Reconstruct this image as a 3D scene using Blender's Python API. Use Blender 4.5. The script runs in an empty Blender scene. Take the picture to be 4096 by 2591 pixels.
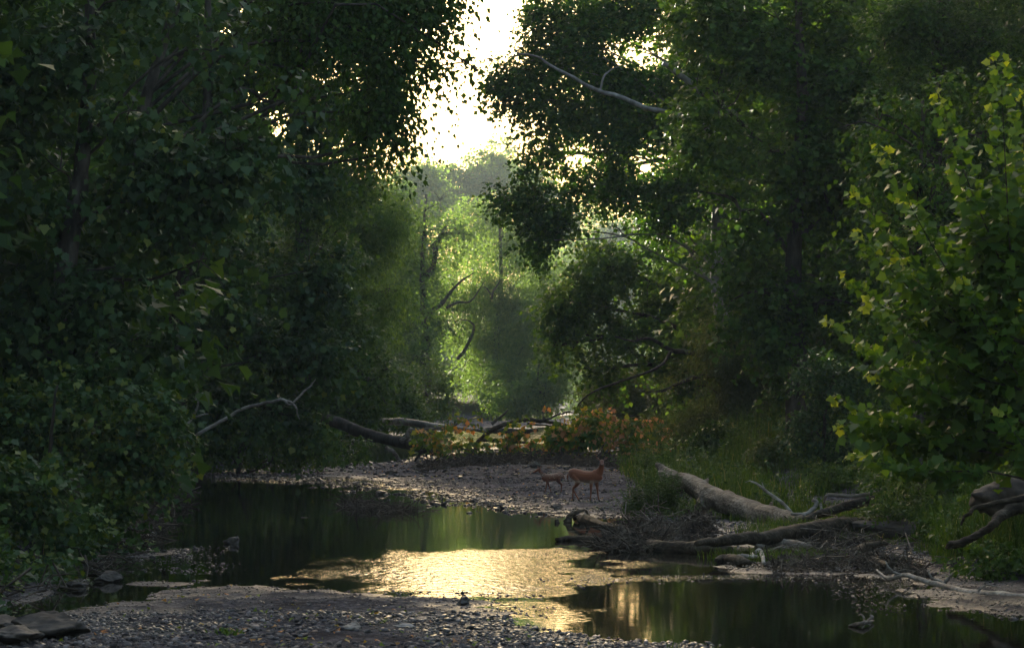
import bpy, math
import numpy as np
from mathutils import Vector

C = bpy.context.scene.collection
D = bpy.data
R = math.radians

# ------------------------------------------------------------------ camera
FPX, HOR, CAMH = 2844.0, 388.0, 3.1
TILT = math.atan((HOR - 323.5) / FPX)
cam = D.objects.new('camera', D.cameras.new('camera'))
C.objects.link(cam)
cam.location = (0, 0, CAMH)
cam.rotation_euler = (R(90) + TILT, 0, 0)
cam.data.lens = 100.0
cam.data.sensor_width = 36.0
cam.data.clip_end = 6000
cam.data.dof.use_dof = True
cam.data.dof.focus_distance = 78
cam.data.dof.aperture_fstop = 5.6
bpy.context.scene.camera = cam

# ------------------------------------------------------------------ sky, sun, exposure
SUN_EL, SUN_AZ = 12.0, -22.0          # degrees; azimuth from straight ahead, minus is to the left
world = D.worlds.new("World")
bpy.context.scene.world = world
world.use_nodes = True
wn = world.node_tree
bg = wn.nodes['Background']
sky = wn.nodes.new('ShaderNodeTexSky')
sky.sky_type = 'NISHITA'
sky.sun_disc = False
sky.sun_elevation = R(SUN_EL)
sky.sun_rotation = R(SUN_AZ)
sky.air_density = 1.25
sky.dust_density = 7.0
sky.ozone_density = 1.0
bg.inputs['Strength'].default_value = 0.12
wn.links.new(sky.outputs[0], bg.inputs['Color'])
sun = D.objects.new('sun', D.lights.new('sun', 'SUN'))
C.objects.link(sun)
sun.data.energy = 4.6
sun.data.angle = R(0.5)
sun.data.color = (1.0, 0.92, 0.76)
sd = Vector((math.sin(R(SUN_AZ)) * math.cos(R(SUN_EL)), math.cos(R(SUN_AZ)) * math.cos(R(SUN_EL)), math.sin(R(SUN_EL))))
sun.rotation_euler = sd.to_track_quat('Z', 'Y').to_euler()
sc = bpy.context.scene
sc.view_settings.view_transform = 'Standard'
sc.view_settings.look = 'None'
sc.view_settings.exposure = 2.1
sc.view_settings.gamma = 1.0
sc.render.engine = 'CYCLES'
cy = sc.cycles
cy.max_bounces = 7
cy.diffuse_bounces = 3
cy.glossy_bounces = 3
cy.transmission_bounces = 4
cy.transparent_max_bounces = 6
cy.volume_bounces = 0
cy.caustics_reflective = False
cy.caustics_refractive = False
cy.sample_clamp_indirect = 4
cy.use_denoising = True

# ------------------------------------------------------------------ pixel <-> world
CT, ST = math.cos(TILT), math.sin(TILT)
def P(px, py, Y):
    u, v = px - 512.0, 323.5 - py
    k = Y / (FPX * CT - v * ST)
    return np.array([u * k, Y, CAMH + (FPX * ST + v * CT) * k])
def G(px, py, z=0.0):
    u, v = px - 512.0, 323.5 - py
    dz = FPX * ST + v * CT
    k = (z - CAMH) / dz
    return np.array([u * k, (FPX * CT - v * ST) * k, z])
def R1(x, y): return (500 + .1142 * x, 445 + .1142 * y)
def R3(x, y): return (625 + .1657 * x, 445 + .1657 * y)
def R4(x, y): return (287.5 + .1765 * x, 387.5 + .1765 * y)
def R7(x, y): return (375 + .1477 * x, 225 + .1477 * y)
def R6(x, y): return (375 + .1641 * x, .1641 * y)
def F(x, y): return (.42525 * x, .42525 * y)

# ------------------------------------------------------------------ noise
def _hash(ix, iy, iz, seed):
    h = (ix.astype(np.int64) * 374761393 + iy.astype(np.int64) * 668265263 + iz.astype(np.int64) * 2147483647 + seed * 1274126177) & 0xffffffff
    h = ((h ^ (h >> 13)) * 1274126177) & 0xffffffff
    h = ((h ^ (h >> 16)) * 2246822519) & 0xffffffff
    return ((h ^ (h >> 15)) & 0xffffff) / float(0xffffff)
def noise3(p, seed=0):
    p = np.asarray(p, float)
    i = np.floor(p); f = p - i; f = f * f * (3 - 2 * f)
    r = 0
    for dx in (0, 1):
        for dy in (0, 1):
            for dz in (0, 1):
                w = (f[:, 0] if dx else 1 - f[:, 0]) * (f[:, 1] if dy else 1 - f[:, 1]) * (f[:, 2] if dz else 1 - f[:, 2])
                r = r + w * _hash(i[:, 0] + dx, i[:, 1] + dy, i[:, 2] + dz, seed)
    return r
def noise2(x, y, s=1.0, seed=0):
    x = np.atleast_1d(x); y = np.atleast_1d(y)
    return noise3(np.stack([x.ravel() * s, y.ravel() * s, np.zeros(x.size)], 1), seed).reshape(x.shape)

# ------------------------------------------------------------------ mesh building
class MB:
    def __init__(s): s.v = []; s.f = []; s.n = 0; s.t = []
    def add(s, V, F, tint=None):
        V = np.asarray(V, np.float32).reshape(-1, 3)
        s.v.append(V)
        for f in (F if isinstance(F, list) else [F]):
            f = np.asarray(f, np.int64)
            if f.size: s.f.append(f + s.n)
        s.t.append(np.full(len(V), .5, np.float32) if tint is None else np.broadcast_to(np.asarray(tint, np.float32), (len(V),)))
        s.n += len(V)
    def build(s, name, mat, parent=None, smooth=False, link=True):
        me = D.meshes.new(name)
        V = np.concatenate(s.v)
        me.vertices.add(len(V)); me.vertices.foreach_set('co', V.ravel())
        idx = np.concatenate([f.ravel() for f in s.f]).astype(np.int32)
        cnt = np.concatenate([np.full(len(f), f.shape[1], np.int32) for f in s.f])
        me.loops.add(len(idx)); me.loops.foreach_set('vertex_index', idx)
        st = np.concatenate([[0], np.cumsum(cnt)[:-1]]).astype(np.int32)
        me.polygons.add(len(cnt)); me.polygons.foreach_set('loop_start', st)
        try: me.polygons.foreach_set('loop_total', cnt)
        except Exception: pass
        me.update(calc_edges=True)
        if smooth: me.polygons.foreach_set('use_smooth', np.ones(len(cnt), bool))
        a = me.attributes.new('tint', 'FLOAT', 'POINT')
        a.data.foreach_set('value', np.concatenate(s.t).astype(np.float32))
        me.materials.append(mat)
        o = D.objects.new(name, me)
        if link: C.objects.link(o)
        if parent is not None:
            o.parent = parent
        return o

def tag(o, label=None, cat=None, group=None, kind=None):
    if label: o['label'] = label
    if cat: o['category'] = cat
    if group: o['group'] = group
    if kind: o['kind'] = kind
    return o
def thing(name, loc, label, cat, group=None):
    o = D.objects.new(name, None); C.objects.link(o)
    o.location = Vector([float(a) for a in loc]); o.empty_display_size = .3
    return tag(o, label, cat, group)
def under(root, o):                     # keep world coordinates of the mesh, move the origin under the thing
    me = o.data; n = len(me.vertices); a = np.empty(n * 3, np.float32)
    me.vertices.foreach_get('co', a)
    a = a.reshape(-1, 3) - np.array(root.location, np.float32)
    me.vertices.foreach_set('co', a.ravel()); me.update()
    o.parent = root
    return o

def catmull(pts, n):
    pts = np.asarray(pts, float)
    if len(pts) < 3:
        t = np.linspace(0, 1, n)[:, None]; return pts[0] * (1 - t) + pts[-1] * t
    p = np.vstack([2 * pts[0] - pts[1], pts, 2 * pts[-1] - pts[-2]])
    t = np.linspace(0, len(pts) - 1 - 1e-6, n); i = t.astype(int); u = (t - i)[:, None]
    a, b, c, d = p[i], p[i + 1], p[i + 2], p[i + 3]
    return .5 * ((2 * b) + (-a + c) * u + (2 * a - 5 * b + 4 * c - d) * u ** 2 + (-a + 3 * b - 3 * c + d) * u ** 3)

def tube(mb, pts, rad, sides=6, seg=None, wob=0.0, rough=0.0, seed=0, cap=True, tint=.5):
    """tapered tube along a smooth curve; pts nx3, rad per point"""
    pts = np.asarray(pts, float); rad = np.asarray(rad, float)
    if rad.ndim == 0: rad = np.full(len(pts), float(rad))
    n = seg or max(2, (len(pts) - 1) * 4 + 1)
    c = catmull(pts, n)
    r = np.interp(np.linspace(0, len(pts) - 1, n), np.arange(len(pts)), rad)
    rg = np.random.default_rng(seed + 7)
    if wob:
        L = np.linalg.norm(pts[-1] - pts[0]) + 1e-6
        w = rg.normal(0, 1, (n, 3)); w[1:-1] = (w[:-2] + w[1:-1] * 2 + w[2:]) / 4; w[0] = 0; w[-1] = 0
        c = c + w * wob
    t = np.gradient(c, axis=0); t /= np.linalg.norm(t, axis=1)[:, None] + 1e-9
    up = np.array([0.13, 0.21, 1.0]); up /= np.linalg.norm(up)
    a = np.cross(t, up); bad = np.linalg.norm(a, axis=1) < .15
    a[bad] = np.cross(t[bad], [1.0, .1, 0]); a /= np.linalg.norm(a, axis=1)[:, None]
    for i in range(1, n):
        if np.dot(a[i], a[i - 1]) < 0: a[i] = -a[i]
    b = np.cross(t, a)
    th = np.linspace(0, 2 * np.pi, sides, endpoint=False)
    rr = np.repeat(r[:, None], sides, 1)
    if rough: rr = rr * (1 + rg.normal(0, rough, rr.shape))
    V = c[:, None, :] + rr[..., None] * (np.cos(th)[None, :, None] * a[:, None, :] + np.sin(th)[None, :, None] * b[:, None, :])
    V = V.reshape(-1, 3)
    i = np.arange(n - 1)[:, None] * sides; j = np.arange(sides)[None, :]; k = (j + 1) % sides
    q = np.stack([i + j, i + k, i + sides + k, i + sides + j], -1).reshape(-1, 4)
    fs = [q]
    if cap:
        fs.append(np.array([list(range(sides))[::-1], [(n - 1) * sides + m for m in range(sides)]]))
    mb.add(V, fs, tint)

# ------------------------------------------------------------------ materials
def newmat(name):
    m = D.materials.new(name); m.use_nodes = True
    nt = m.node_tree; nt.nodes.clear()
    out = nt.nodes.new('ShaderNodeOutputMaterial')
    return m, nt, out
def N(nt, kind, **kw):
    n = nt.nodes.new(kind)
    for k, v in kw.items():
        if k in n.inputs.keys(): n.inputs[k].default_value = v
        else: setattr(n, k, v)
    return n
def ramp(nt, stops, fac=None):
    n = nt.nodes.new('ShaderNodeValToRGB')
    e = n.color_ramp.elements
    while len(e) < len(stops): e.new(.5)
    for x, (p, c) in zip(e, stops):
        x.position = p; x.color = (c[0], c[1], c[2], 1)
    if fac is not None: nt.links.new(fac, n.inputs[0])
    return n
def leafmat(name, stops, trans=.35, rough=.45, tboost=(1.4, 1.35, .55), spec=.5):
    m, nt, out = newmat(name)
    at = N(nt, 'ShaderNodeAttribute', attribute_name='tint')
    cr = ramp(nt, stops, at.outputs['Fac'])
    pb = N(nt, 'ShaderNodeBsdfPrincipled', Roughness=rough)
    pb.inputs['Specular IOR Level'].default_value = spec
    nt.links.new(cr.outputs[0], pb.inputs['Base Color'])
    mu = N(nt, 'ShaderNodeMix', data_type='RGBA', blend_type='MULTIPLY')
    mu.inputs[0].default_value = 1
    nt.links.new(cr.outputs[0], mu.inputs[6]); mu.inputs[7].default_value = (*tboost, 1)
    tr = N(nt, 'ShaderNodeBsdfTranslucent'); nt.links.new(mu.outputs[2], tr.inputs[0])
    mx = N(nt, 'ShaderNodeMixShader'); mx.inputs[0].default_value = trans
    nt.links.new(pb.outputs[0], mx.inputs[1]); nt.links.new(tr.outputs[0], mx.inputs[2])
    nt.links.new(mx.outputs[0], out.inputs[0])
    return m
def woodmat(name, c1, c2, c3, scale=6.0, rough=.75, stretch=6.0, bump=.5, spec=.3):
    m, nt, out = newmat(name)
    tc = N(nt, 'ShaderNodeTexCoord')
    mp = N(nt, 'ShaderNodeMapping'); mp.inputs['Scale'].default_value = (1, 1, stretch) if not isinstance(stretch, tuple) else stretch
    nt.links.new(tc.outputs['Object'], mp.inputs[0])
    n1 = N(nt, 'ShaderNodeTexNoise', Scale=scale, Detail=8.0, Roughness=.65)
    nt.links.new(mp.outputs[0], n1.inputs['Vector'])
    n2 = N(nt, 'ShaderNodeTexNoise', Scale=scale * .35, Detail=4.0)
    nt.links.new(tc.outputs['Object'], n2.inputs['Vector'])
    cr = ramp(nt, [(.3, c1), (.5, c2), (.68, c3)], n1.outputs['Fac'])
    cr2 = ramp(nt, [(.35, (.45, .42, .4)), (.6, (1, 1, 1))], n2.outputs['Fac'])
    mu = N(nt, 'ShaderNodeMix', data_type='RGBA', blend_type='MULTIPLY'); mu.inputs[0].default_value = 1
    nt.links.new(cr.outputs[0], mu.inputs[6]); nt.links.new(cr2.outputs[0], mu.inputs[7])
    pb = N(nt, 'ShaderNodeBsdfPrincipled', Roughness=rough); pb.inputs['Specular IOR Level'].default_value = spec
    nt.links.new(mu.outputs[2], pb.inputs['Base Color'])
    bp = N(nt, 'ShaderNodeBump', Strength=bump, Distance=.03)
    nt.links.new(n1.outputs['Fac'], bp.inputs['Height']); nt.links.new(bp.outputs[0], pb.inputs['Normal'])
    nt.links.new(pb.outputs[0], out.inputs[0])
    return m

M = {}
M['syc'] = leafmat('sycamore_leaf', [(0, (.020, .052, .009)), (.5, (.046, .108, .016)), (.85, (.088, .17, .024)), (1, (.15, .21, .03))], .40, .5, (1.3, 1.4, .5), spec=.25)
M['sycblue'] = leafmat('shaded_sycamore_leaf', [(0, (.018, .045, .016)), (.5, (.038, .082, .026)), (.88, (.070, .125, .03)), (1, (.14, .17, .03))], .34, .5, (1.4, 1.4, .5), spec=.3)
M['sap'] = leafmat('young_sycamore_leaf', [(0, (.032, .075, .012)), (.5, (.072, .15, .02)), (.85, (.13, .22, .026)), (1, (.30, .36, .05))], .5, .45, (1.6, 1.5, .4), spec=.35)
M['maple'] = leafmat('maple_leaf', [(0, (.024, .058, .010)), (.5, (.052, .112, .018)), (1, (.105, .185, .028))], .42, .5, spec=.25)
M['olive'] = leafmat('olive_leaf', [(0, (.045, .066, .018)), (.5, (.09, .12, .034)), (1, (.15, .175, .06))], .42, .5, spec=.25)
M['willow'] = leafmat('willow_leaf', [(0, (.06, .12, .035)), (.5, (.11, .19, .06)), (1, (.18, .27, .08))], .6, .55, spec=.2)
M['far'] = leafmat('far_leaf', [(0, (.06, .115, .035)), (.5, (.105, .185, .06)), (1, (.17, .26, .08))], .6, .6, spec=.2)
M['autumn'] = leafmat('withering_leaf', [(0, (.07, .14, .015)), (.5, (.15, .24, .025)), (.70, (.30, .33, .04)), (.80, (.52, .38, .06)), (.9, (.52, .20, .05)), (1, (.6, .32, .15))], .5, .5, (1.25, 1.1, .7), spec=.3)
M['orange'] = leafmat('dying_leaf', [(0, (.08, .15, .02)), (.5, (.17, .24, .03)), (.66, (.34, .28, .05)), (.82, (.48, .23, .09)), (1, (.60, .34, .18))], .45, .55, (1.2, 1.0, .8), spec=.3)
M['maple_lit'] = leafmat('lit_maple_leaf', [(0, (.03, .075, .014)), (.5, (.065, .14, .024)), (1, (.13, .22, .035))], .5, .5, spec=.3)  # brighter copy of the maple leaf, light put into its colour
M['grass'] = leafmat('grass_blade', [(0, (.03, .06, .008)), (.5, (.06, .115, .014)), (.9, (.12, .17, .025)), (1, (.26, .24, .10))], .45, .5, spec=.25)
M['herb'] = leafmat('herb_leaf', [(0, (.025, .055, .010)), (.5, (.055, .11, .018)), (1, (.12, .18, .03))], .42, .5, spec=.3)
M['white'] = woodmat('sun_bleached_wood', (.16, .145, .125), (.42, .39, .35), (.62, .59, .55), 8, .7, (.5, 1.6, 2.2), .8, .25)
M['bark'] = woodmat('dark_bark', (.02, .017, .014), (.06, .05, .042), (.13, .11, .095), 5, .85, .25, .8)
M['pale'] = woodmat('pale_sycamore_bark', (.09, .08, .065), (.22, .21, .19), (.40, .39, .37), 3, .6, .5, .2)
M['drift'] = woodmat('bleached_driftwood', (.07, .055, .042), (.21, .175, .14), (.40, .36, .31), 8, .75, (.5, 1.6, 2.2), 1.0, .2)
M['bigdrift'] = woodmat('bare_log_wood', (.08, .06, .042), (.27, .215, .16), (.46, .39, .32), 6, .72, (.6, 2.4, 3.4), 1.0)
M['bigdrift'].node_tree.nodes['Bump'].inputs['Distance'].default_value = .07
M['wetwood'] = woodmat('damp_log_wood', (.02, .015, .010), (.065, .05, .034), (.16, .13, .10), 8, .78, (.5, 1.6, 2.2), 1.0, .2)
M['twig'] = woodmat('debris_twig', (.03, .022, .016), (.09, .07, .053), (.24, .20, .15), 2.5, .8, 1, .3)

# ------------------------------------------------------------------ the lie of the land
LB = [(-60, 620), (-20, 609), (47, 595), (106, 570), (123, 553), (150, 530), (165, 500), (178, 480), (190, 463), (255, 457), (310, 448), (380, 432), (425, 421), (520, 418), (562, 408.5), (570, 401)]
RB = [(1120, 630), (1060, 612), (1015, 594), (975, 584), (935, 573), (900, 560), (868, 535), (845, 510), (800, 492), (730, 483), (685, 477), (655, 468), (632, 458), (603, 446), (598, 430), (594, 415), (590, 402)]
LBw = np.array([G(*p)[:2] for p in LB]); RBw = np.array([G(*p)[:2] for p in RB])
def leftx(Y): return np.interp(Y, LBw[:, 1], LBw[:, 0])
def rightx(Y): return np.interp(Y, RBw[:, 1], RBw[:, 0])
def poly(pts, z=0.0): return np.array([G(px, py, z)[:2] for px, py in pts])
BARS = [   # outline, slope, crest height
    (poly([(-90, 630), (20, 628), (62, 617), (95, 605), (140, 596), (170, 588), (230, 584), (272, 587), (325, 589), (380, 593), (438, 596.5), (482, 601), (500, 618), (545, 631), (592, 637), (665, 641), (735, 645), (790, 654), (860, 676), (900, 760), (-300, 760)]), .045, .15),
    (poly([(332, 476), (295, 471), (325, 466), (380, 461), (440, 455), (505, 452), (560, 450), (640, 452), (700, 465), (860, 485), (940, 505), (980, 535), (1010, 565), (905, 556), (850, 552), (790, 550), (735, 545), (690, 538), (668, 524), (640, 517), (590, 517), (548, 513), (505, 505), (465, 498), (428, 492), (395, 484), (365, 478)]), .035, .28),
    (poly([(120, 556), (150, 549), (220, 547), (190, 556), (118, 563)]), .03, .05),
    (poly([(134, 566), (190, 565), (188, 568), (134, 569)]), .03, .03),
    (poly([(134, 583), (203, 580), (200, 583), (134, 586)]), .03, .03),
    (poly([(725, 566), (760, 562), (850, 565), (900, 560), (1000, 575), (1060, 590), (1130, 625), (1024, 617), (950, 612), (905, 600), (893, 590), (905, 583), (850, 573), (790, 573), (740, 572)]), .04, .16),
    (poly([(395, 462), (440, 452), (500, 446.5), (590, 446.5), (600, 450), (560, 462), (420, 464)]), .03, .12),
    (poly([(330, 434), (420, 421.5), (505, 420.5), (590, 417), (592, 424), (500, 429), (430, 431), (345, 441)]), .02, .12),
    (poly([(425, 419.5), (560, 410.5), (590, 410), (590, 412.5), (540, 417), (440, 420.8)]), .02, .10),
]
def sdf(poly_, X, Y):                    # positive inside, metres
    x = X.ravel(); y = Y.ravel(); n = len(poly_)
    d = np.full(x.shape, 1e9); ins = np.zeros(x.shape, bool)
    for i in range(n):
        a = poly_[i]; b = poly_[(i + 1) % n]; e = b - a
        wx = x - a[0]; wy = y - a[1]
        t = np.clip((wx * e[0] + wy * e[1]) / (e @ e + 1e-12), 0, 1)
        d = np.minimum(d, (wx - t * e[0]) ** 2 + (wy - t * e[1]) ** 2)
        c = ((a[1] > y) != (b[1] > y)) & (x < (b[0] - a[0]) * (y - a[1]) / (b[1] - a[1] + 1e-12) + a[0])
        ins ^= c
    d = np.sqrt(d)
    return np.where(ins, d, -d).reshape(X.shape)
def sm(t): t = np.clip(t, 0, 1); return t * t * (3 - 2 * t)
def terrain(X, Y):
    X = np.asarray(X, float); Y = np.asarray(Y, float)
    wob = (noise2(X, Y, .35, 3) - .5) * 1.2 + (noise2(X, Y, 1.3, 5) - .5) * .45
    z = np.full(X.shape, -.35)
    for pl, sl, cr in BARS:
        s = sdf(pl, X, Y) + wob * np.clip(Y / 60, .5, 1.6) * .6
        z = np.maximum(z, np.where(s > 0, cr * (1 - np.exp(-s * sl / cr)), np.maximum(s * .12, -.35)))
    for s in (leftx(Y) - X + wob, X - rightx(Y) + wob):
        zb = np.where(s > 0, 1.7 * sm(s / 4.5) + 1.2 * sm((s - 4) / 14) + np.clip(s - 22, 0, 60) * .03, np.maximum(s * .2, -.35))
        z = np.maximum(z, zb)
    z = z + ((noise2(X, Y, 1.7, 13) - .5) * .05 + (noise2(X, Y, 4.3, 15) - .5) * .035) * sm((z + .12) / .1) + (noise2(X, Y, 2.1, 9) - .5) * .03 * (z > .05) + (noise2(X, Y, .6, 11) - .5) * .10 * sm(z / .25)
    return z
def TZ(x, y): return float(terrain(np.array([x]), np.array([y]))[0])

# ground sheet
def grid(xs, ys, zf):
    X, Y = np.meshgrid(xs, ys)
    Z = zf(X, Y)
    V = np.stack([X, Y, Z], -1).reshape(-1, 3)
    nx, ny = len(xs), len(ys)
    i = np.arange(ny - 1)[:, None] * nx; j = np.arange(nx - 1)[None, :]
    f = np.stack([i + j, i + j + 1, i + nx + j + 1, i + nx + j], -1).reshape(-1, 4)
    return V, f
def spaced(a, b, c, n1, n2):
    k = np.linspace(0, 1, n2 + 1)[1:] ** 2
    return np.concatenate([a - (c * k)[::-1], np.linspace(a, b, n1), b + c * k])
m, nt, out = newmat('river_ground')
tc = N(nt, 'ShaderNodeTexCoord')
sx = N(nt, 'ShaderNodeSeparateXYZ'); nt.links.new(tc.outputs['Object'], sx.inputs[0])
vo = N(nt, 'ShaderNodeTexVoronoi', Scale=14.0, Randomness=1.0); nt.links.new(tc.outputs['Object'], vo.inputs['Vector'])
no = N(nt, 'ShaderNodeTexNoise', Scale=1.2, Detail=8.0, Roughness=.7); nt.links.new(tc.outputs['Object'], no.inputs['Vector'])
nf = N(nt, 'ShaderNodeTexNoise', Scale=22.0, Detail=4.0, Roughness=.7); nt.links.new(tc.outputs['Object'], nf.inputs['Vector'])
cs = ramp(nt, [(0, (.03, .027, .031)), (.5, (.068, .061, .068)), (1, (.15, .135, .145))], None)
sepc = N(nt, 'ShaderNodeSeparateColor'); nt.links.new(vo.outputs['Color'], sepc.inputs[0]); nt.links.new(sepc.outputs[0], cs.inputs[0])
mud = ramp(nt, [(.35, (.034, .029, .031)), (.65, (.07, .06, .065))], no.outputs['Fac'])
mx1 = N(nt, 'ShaderNodeMix', data_type='RGBA'); mk = ramp(nt, [(.40, (0, 0, 0)), (.55, (1, 1, 1))], no.outputs['Fac'])
nt.links.new(mk.outputs[0], mx1.inputs[0]); nt.links.new(mud.outputs[0], mx1.inputs[6]); nt.links.new(cs.outputs[0], mx1.inputs[7])
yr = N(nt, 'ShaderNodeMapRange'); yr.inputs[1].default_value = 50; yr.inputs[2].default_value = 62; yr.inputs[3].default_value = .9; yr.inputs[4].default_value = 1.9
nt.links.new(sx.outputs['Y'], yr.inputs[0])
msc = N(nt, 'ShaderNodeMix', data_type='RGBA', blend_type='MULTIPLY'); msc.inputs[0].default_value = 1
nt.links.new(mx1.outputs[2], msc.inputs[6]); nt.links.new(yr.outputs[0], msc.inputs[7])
soil = ramp(nt, [(.3, (.03, .024, .015)), (.5, (.055, .05, .025)), (.7, (.05, .075, .025))], nf.outputs['Fac'])
hz = N(nt, 'ShaderNodeMapRange'); hz.inputs[1].default_value = .3; hz.inputs[2].default_value = .7
nt.links.new(sx.outputs['Z'], hz.inputs[0])
mx2 = N(nt, 'ShaderNodeMix', data_type='RGBA')
nt.links.new(hz.outputs[0], mx2.inputs[0]); nt.links.new(msc.outputs[2], mx2.inputs[6]); nt.links.new(soil.outputs[0], mx2.inputs[7])
wet = N(nt, 'ShaderNodeMapRange'); wet.inputs[1].default_value = .0; wet.inputs[2].default_value = .06; wet.inputs[3].default_value = .25; wet.inputs[4].default_value = .95
nt.links.new(sx.outputs['Z'], wet.inputs[0])
pb = N(nt, 'ShaderNodeBsdfPrincipled')
spw = N(nt, 'ShaderNodeMapRange'); spw.inputs[1].default_value = .02; spw.inputs[2].default_value = .09; spw.inputs[3].default_value = .5; spw.inputs[4].default_value = .04
nt.links.new(sx.outputs['Z'], spw.inputs[0]); nt.links.new(spw.outputs[0], pb.inputs['Specular IOR Level'])
nt.links.new(mx2.outputs[2], pb.inputs['Base Color']); nt.links.new(wet.outputs[0], pb.inputs['Roughness'])
bp = N(nt, 'ShaderNodeBump', Strength=.9, Distance=.05)
ad = N(nt, 'ShaderNodeMath', operation='ADD'); nt.links.new(vo.outputs['Distance'], ad.inputs[0]); nt.links.new(nf.outputs['Fac'], ad.inputs[1])
nt.links.new(ad.outputs[0], bp.inputs['Height']); nt.links.new(bp.outputs[0], pb.inputs['Normal'])
nt.links.new(pb.outputs[0], out.inputs[0])
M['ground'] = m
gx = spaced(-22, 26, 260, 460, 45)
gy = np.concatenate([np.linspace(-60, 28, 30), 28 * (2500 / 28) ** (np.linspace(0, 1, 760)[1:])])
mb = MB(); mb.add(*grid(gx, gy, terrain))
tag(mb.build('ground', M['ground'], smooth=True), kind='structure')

# water
m, nt, out = newmat('creek_water')
tc = N(nt, 'ShaderNodeTexCoord')
sx = N(nt, 'ShaderNodeSeparateXYZ'); nt.links.new(tc.outputs['Object'], sx.inputs[0])
at = N(nt, 'ShaderNodeAttribute', attribute_name='tint')           # how broken the surface is
n1 = N(nt, 'ShaderNodeTexNoise', Scale=7.0, Detail=2.5, Roughness=.5)
mp = N(nt, 'ShaderNodeMapping'); mp.inputs['Scale'].default_value = (.85, .75, 1.0)
nt.links.new(tc.outputs['Object'], mp.inputs[0]); nt.links.new(mp.outputs[0], n1.inputs['Vector'])
n2 = N(nt, 'ShaderNodeTexNoise', Scale=.7, Detail=3.0); nt.links.new(mp.outputs[0], n2.inputs['Vector'])
b1 = N(nt, 'ShaderNodeBump', Distance=.032)
nt.links.new(at.outputs['Fac'], b1.inputs['Strength']); nt.links.new(n1.outputs['Fac'], b1.inputs['Height'])
b2 = N(nt, 'ShaderNodeBump', Strength=.10, Distance=.02)
nt.links.new(n2.outputs['Fac'], b2.inputs['Height']); nt.links.new(b1.outputs[0], b2.inputs['Normal'])
gl = N(nt, 'ShaderNodeBsdfGlossy', Roughness=.03); gl.inputs[0].default_value = (1, 1, 1, 1)
df = N(nt, 'ShaderNodeBsdfDiffuse'); df.inputs[0].default_value = (.012, .011, .006, 1)
fr = N(nt, 'ShaderNodeFresnel', IOR=1.33)
for s_ in (gl, fr): nt.links.new(b2.outputs[0], s_.inputs['Normal'])
tp = N(nt, 'ShaderNodeBsdfTransparent'); tp.inputs[0].default_value = (.5, .46, .3, 1)
ms0 = N(nt, 'ShaderNodeMixShader'); ms0.inputs[0].default_value = .35
nt.links.new(df.outputs[0], ms0.inputs[1]); nt.links.new(tp.outputs[0], ms0.inputs[2])
ms = N(nt, 'ShaderNodeMixShader')
nt.links.new(fr.outputs[0], ms.inputs[0]); nt.links.new(ms0.outputs[0], ms.inputs[1]); nt.links.new(gl.outputs[0], ms.inputs[2])
nt.links.new(ms.outputs[0], out.inputs[0])
M['water'] = m
RIF = [(poly([(590, 574), (640, 575), (740, 574.5), (800, 577), (880, 583), (885, 585), (800, 580), (740, 577.5), (640, 579), (590, 580)]), 1.2, .3),
       (poly([(320, 572), (335, 562), (400, 552), (470, 550), (540, 550), (580, 558), (596, 568), (575, 580), (515, 594), (440, 594), (360, 584)]), 1.0, 1.2),
       (poly([(195, 471), (260, 468), (330, 472), (390, 482), (400, 488), (330, 484), (210, 480)]), 1.5, 1.5),
       (poly([(400, 431), (600, 428), (600, 452), (420, 452)]), .8, 4),
       (poly([(478, 598), (568, 598), (562, 624), (505, 622)]), .22, .8)]
wx_ = np.concatenate([np.linspace(-60, -12, 60), np.linspace(-11.8, 14, 160), np.linspace(15, 60, 60)]); wy_ = 26 * (900 / 26) ** np.linspace(0, 1, 560)
V, f_ = grid(wx_, wy_, lambda X, Y: X * 0)
t_ = np.full(len(V), .025)
for pl, amp, soft in RIF:
    s = sdf(pl, V[:, 0], V[:, 1]) + (noise2(V[:, 0], V[:, 1] * .6, .8, 21) - .5) * 1.4 + (noise2(V[:, 0], V[:, 1] * .5, 2.3, 22) - .5) * 1.8
    t_ = np.maximum(t_, amp * (.55 + .8 * noise2(V[:, 0], V[:, 1] * .5, .6, 23)) * sm(s / (soft * 2) + .5))
mb = MB(); mb.add(V, f_, t_)
tag(mb.build('water', M['water'], smooth=True), kind='structure')

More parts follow.
